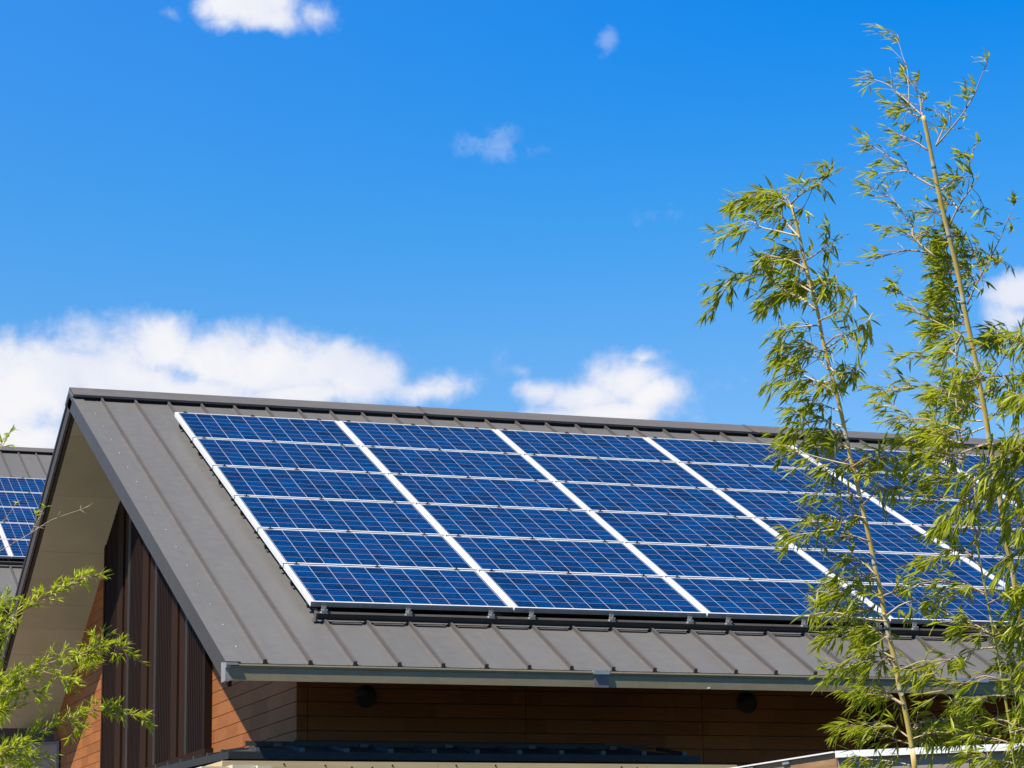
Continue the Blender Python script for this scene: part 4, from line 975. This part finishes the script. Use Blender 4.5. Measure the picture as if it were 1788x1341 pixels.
# bamboo outside the left edge
D5 = 12.0
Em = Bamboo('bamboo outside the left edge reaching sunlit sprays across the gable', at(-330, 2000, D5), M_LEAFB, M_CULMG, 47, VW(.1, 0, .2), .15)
Em.stem([at(-330, 2250, D5)] + path([(-300, 1700), (-230, 1300), (-150, 1000), (-90, 760), (-60, 600)], D5, D5), .013, .003, .25)
sp = dict(dens=2.9, L=.050, W=.0076, droop=.10, n=(4, 7), tw=(.03, .085), r0=.0042, spread=.7)
for px, kw in [
    ([(-260, 1240), (-90, 1150), (0, 1092), (50, 1058), (95, 1035), (140, 1012), (180, 1003)], dict(sp, dens=2.4, start=.5)),
    ([(-240, 1320), (-60, 1245), (20, 1195), (80, 1160), (130, 1145), (190, 1128), (243, 1152)], dict(sp, start=.45)),
    ([(60, 1168), (85, 1175), (115, 1185), (140, 1198)], dict(sp, dens=2.4, r0=.002)), ([(150, 1138), (158, 1165), (165, 1172)], dict(sp, dens=2.8, r0=.0015)), ([(165, 1135), (180, 1115), (188, 1105)], dict(sp, dens=2.6, r0=.0015)),
    ([(-250, 1440), (-80, 1360), (20, 1305), (60, 1283), (110, 1258), (165, 1240), (220, 1245), (266, 1264)], dict(sp, start=.45)),
    ([(110, 1258), (135, 1270), (142, 1278)], dict(sp, r0=.0015)), ([(-230, 1300), (-60, 1200), (0, 1185), (40, 1180)], dict(sp, dens=3.0)), ([(-240, 1330), (-60, 1260), (0, 1215), (50, 1205), (80, 1215)], dict(sp, dens=2.8)),
    ([(-250, 1400), (-60, 1340), (10, 1310), (50, 1290)], dict(sp, dens=3.0)), ([(-250, 1420), (-60, 1330), (20, 1320), (80, 1325), (105, 1335)], dict(sp, dens=1.6)),
    ([(-220, 1300), (-60, 1250), (0, 1240), (35, 1235)], dict(sp)), ([(-220, 1380), (-60, 1350), (10, 1330), (60, 1318)], dict(sp)), ([(-220, 1400), (-40, 1352), (30, 1345), (75, 1340)], dict(sp)),
    ([(-200, 1180), (-60, 1120), (0, 1060), (30, 1045)], dict(sp, dens=3.0)), ([(-210, 1220), (-60, 1130), (0, 1100), (10, 1120)], dict(sp, dens=2.8)),
    ([(-120, 900), (-50, 820), (-5, 790), (12, 765), (20, 745)], dict(sp, dens=.6, start=.7)),
    ([(-160, 1040), (-50, 990), (0, 962), (55, 930), (90, 908), (140, 890), (168, 878)], dict(sp, bare=.96, dens=.7, start=.45, tw=(.03, .07), r0=.003)),
    ([(-160, 1040), (-40, 945), (0, 915), (25, 885), (30, 865)], dict(sp, bare=.85, dens=.8, start=.5, tw=(.03, .08), r0=.002)),
    ([(55, 930), (70, 900), (82, 875)], dict(sp, bare=.8, dens=.6, r0=.0015))]:
    br(Em, px, D5, .3, 12, **kw)
dk = dict(dens=1.3, L=.076, W=.012, droop=.9, n=(4, 7), tw=(.05, .11))
Em.wind = VW(.5, .2, -.6); Em.wk = .5
for px in ([(-220, 1240), (-60, 1150), (-20, 1125), (5, 1150)], [(-240, 1330), (-60, 1210), (-25, 1195), (5, 1225)], [(-230, 1300), (-60, 1240), (-15, 1235), (10, 1265)], [(-250, 1420), (-60, 1330), (-20, 1320), (8, 1335)]):
    br(Em, px, D5+.5, .2, **dk)
Em.done()
for o in list(bpy.data.objects):
    if '_o' in o.keys(): del o['_o']
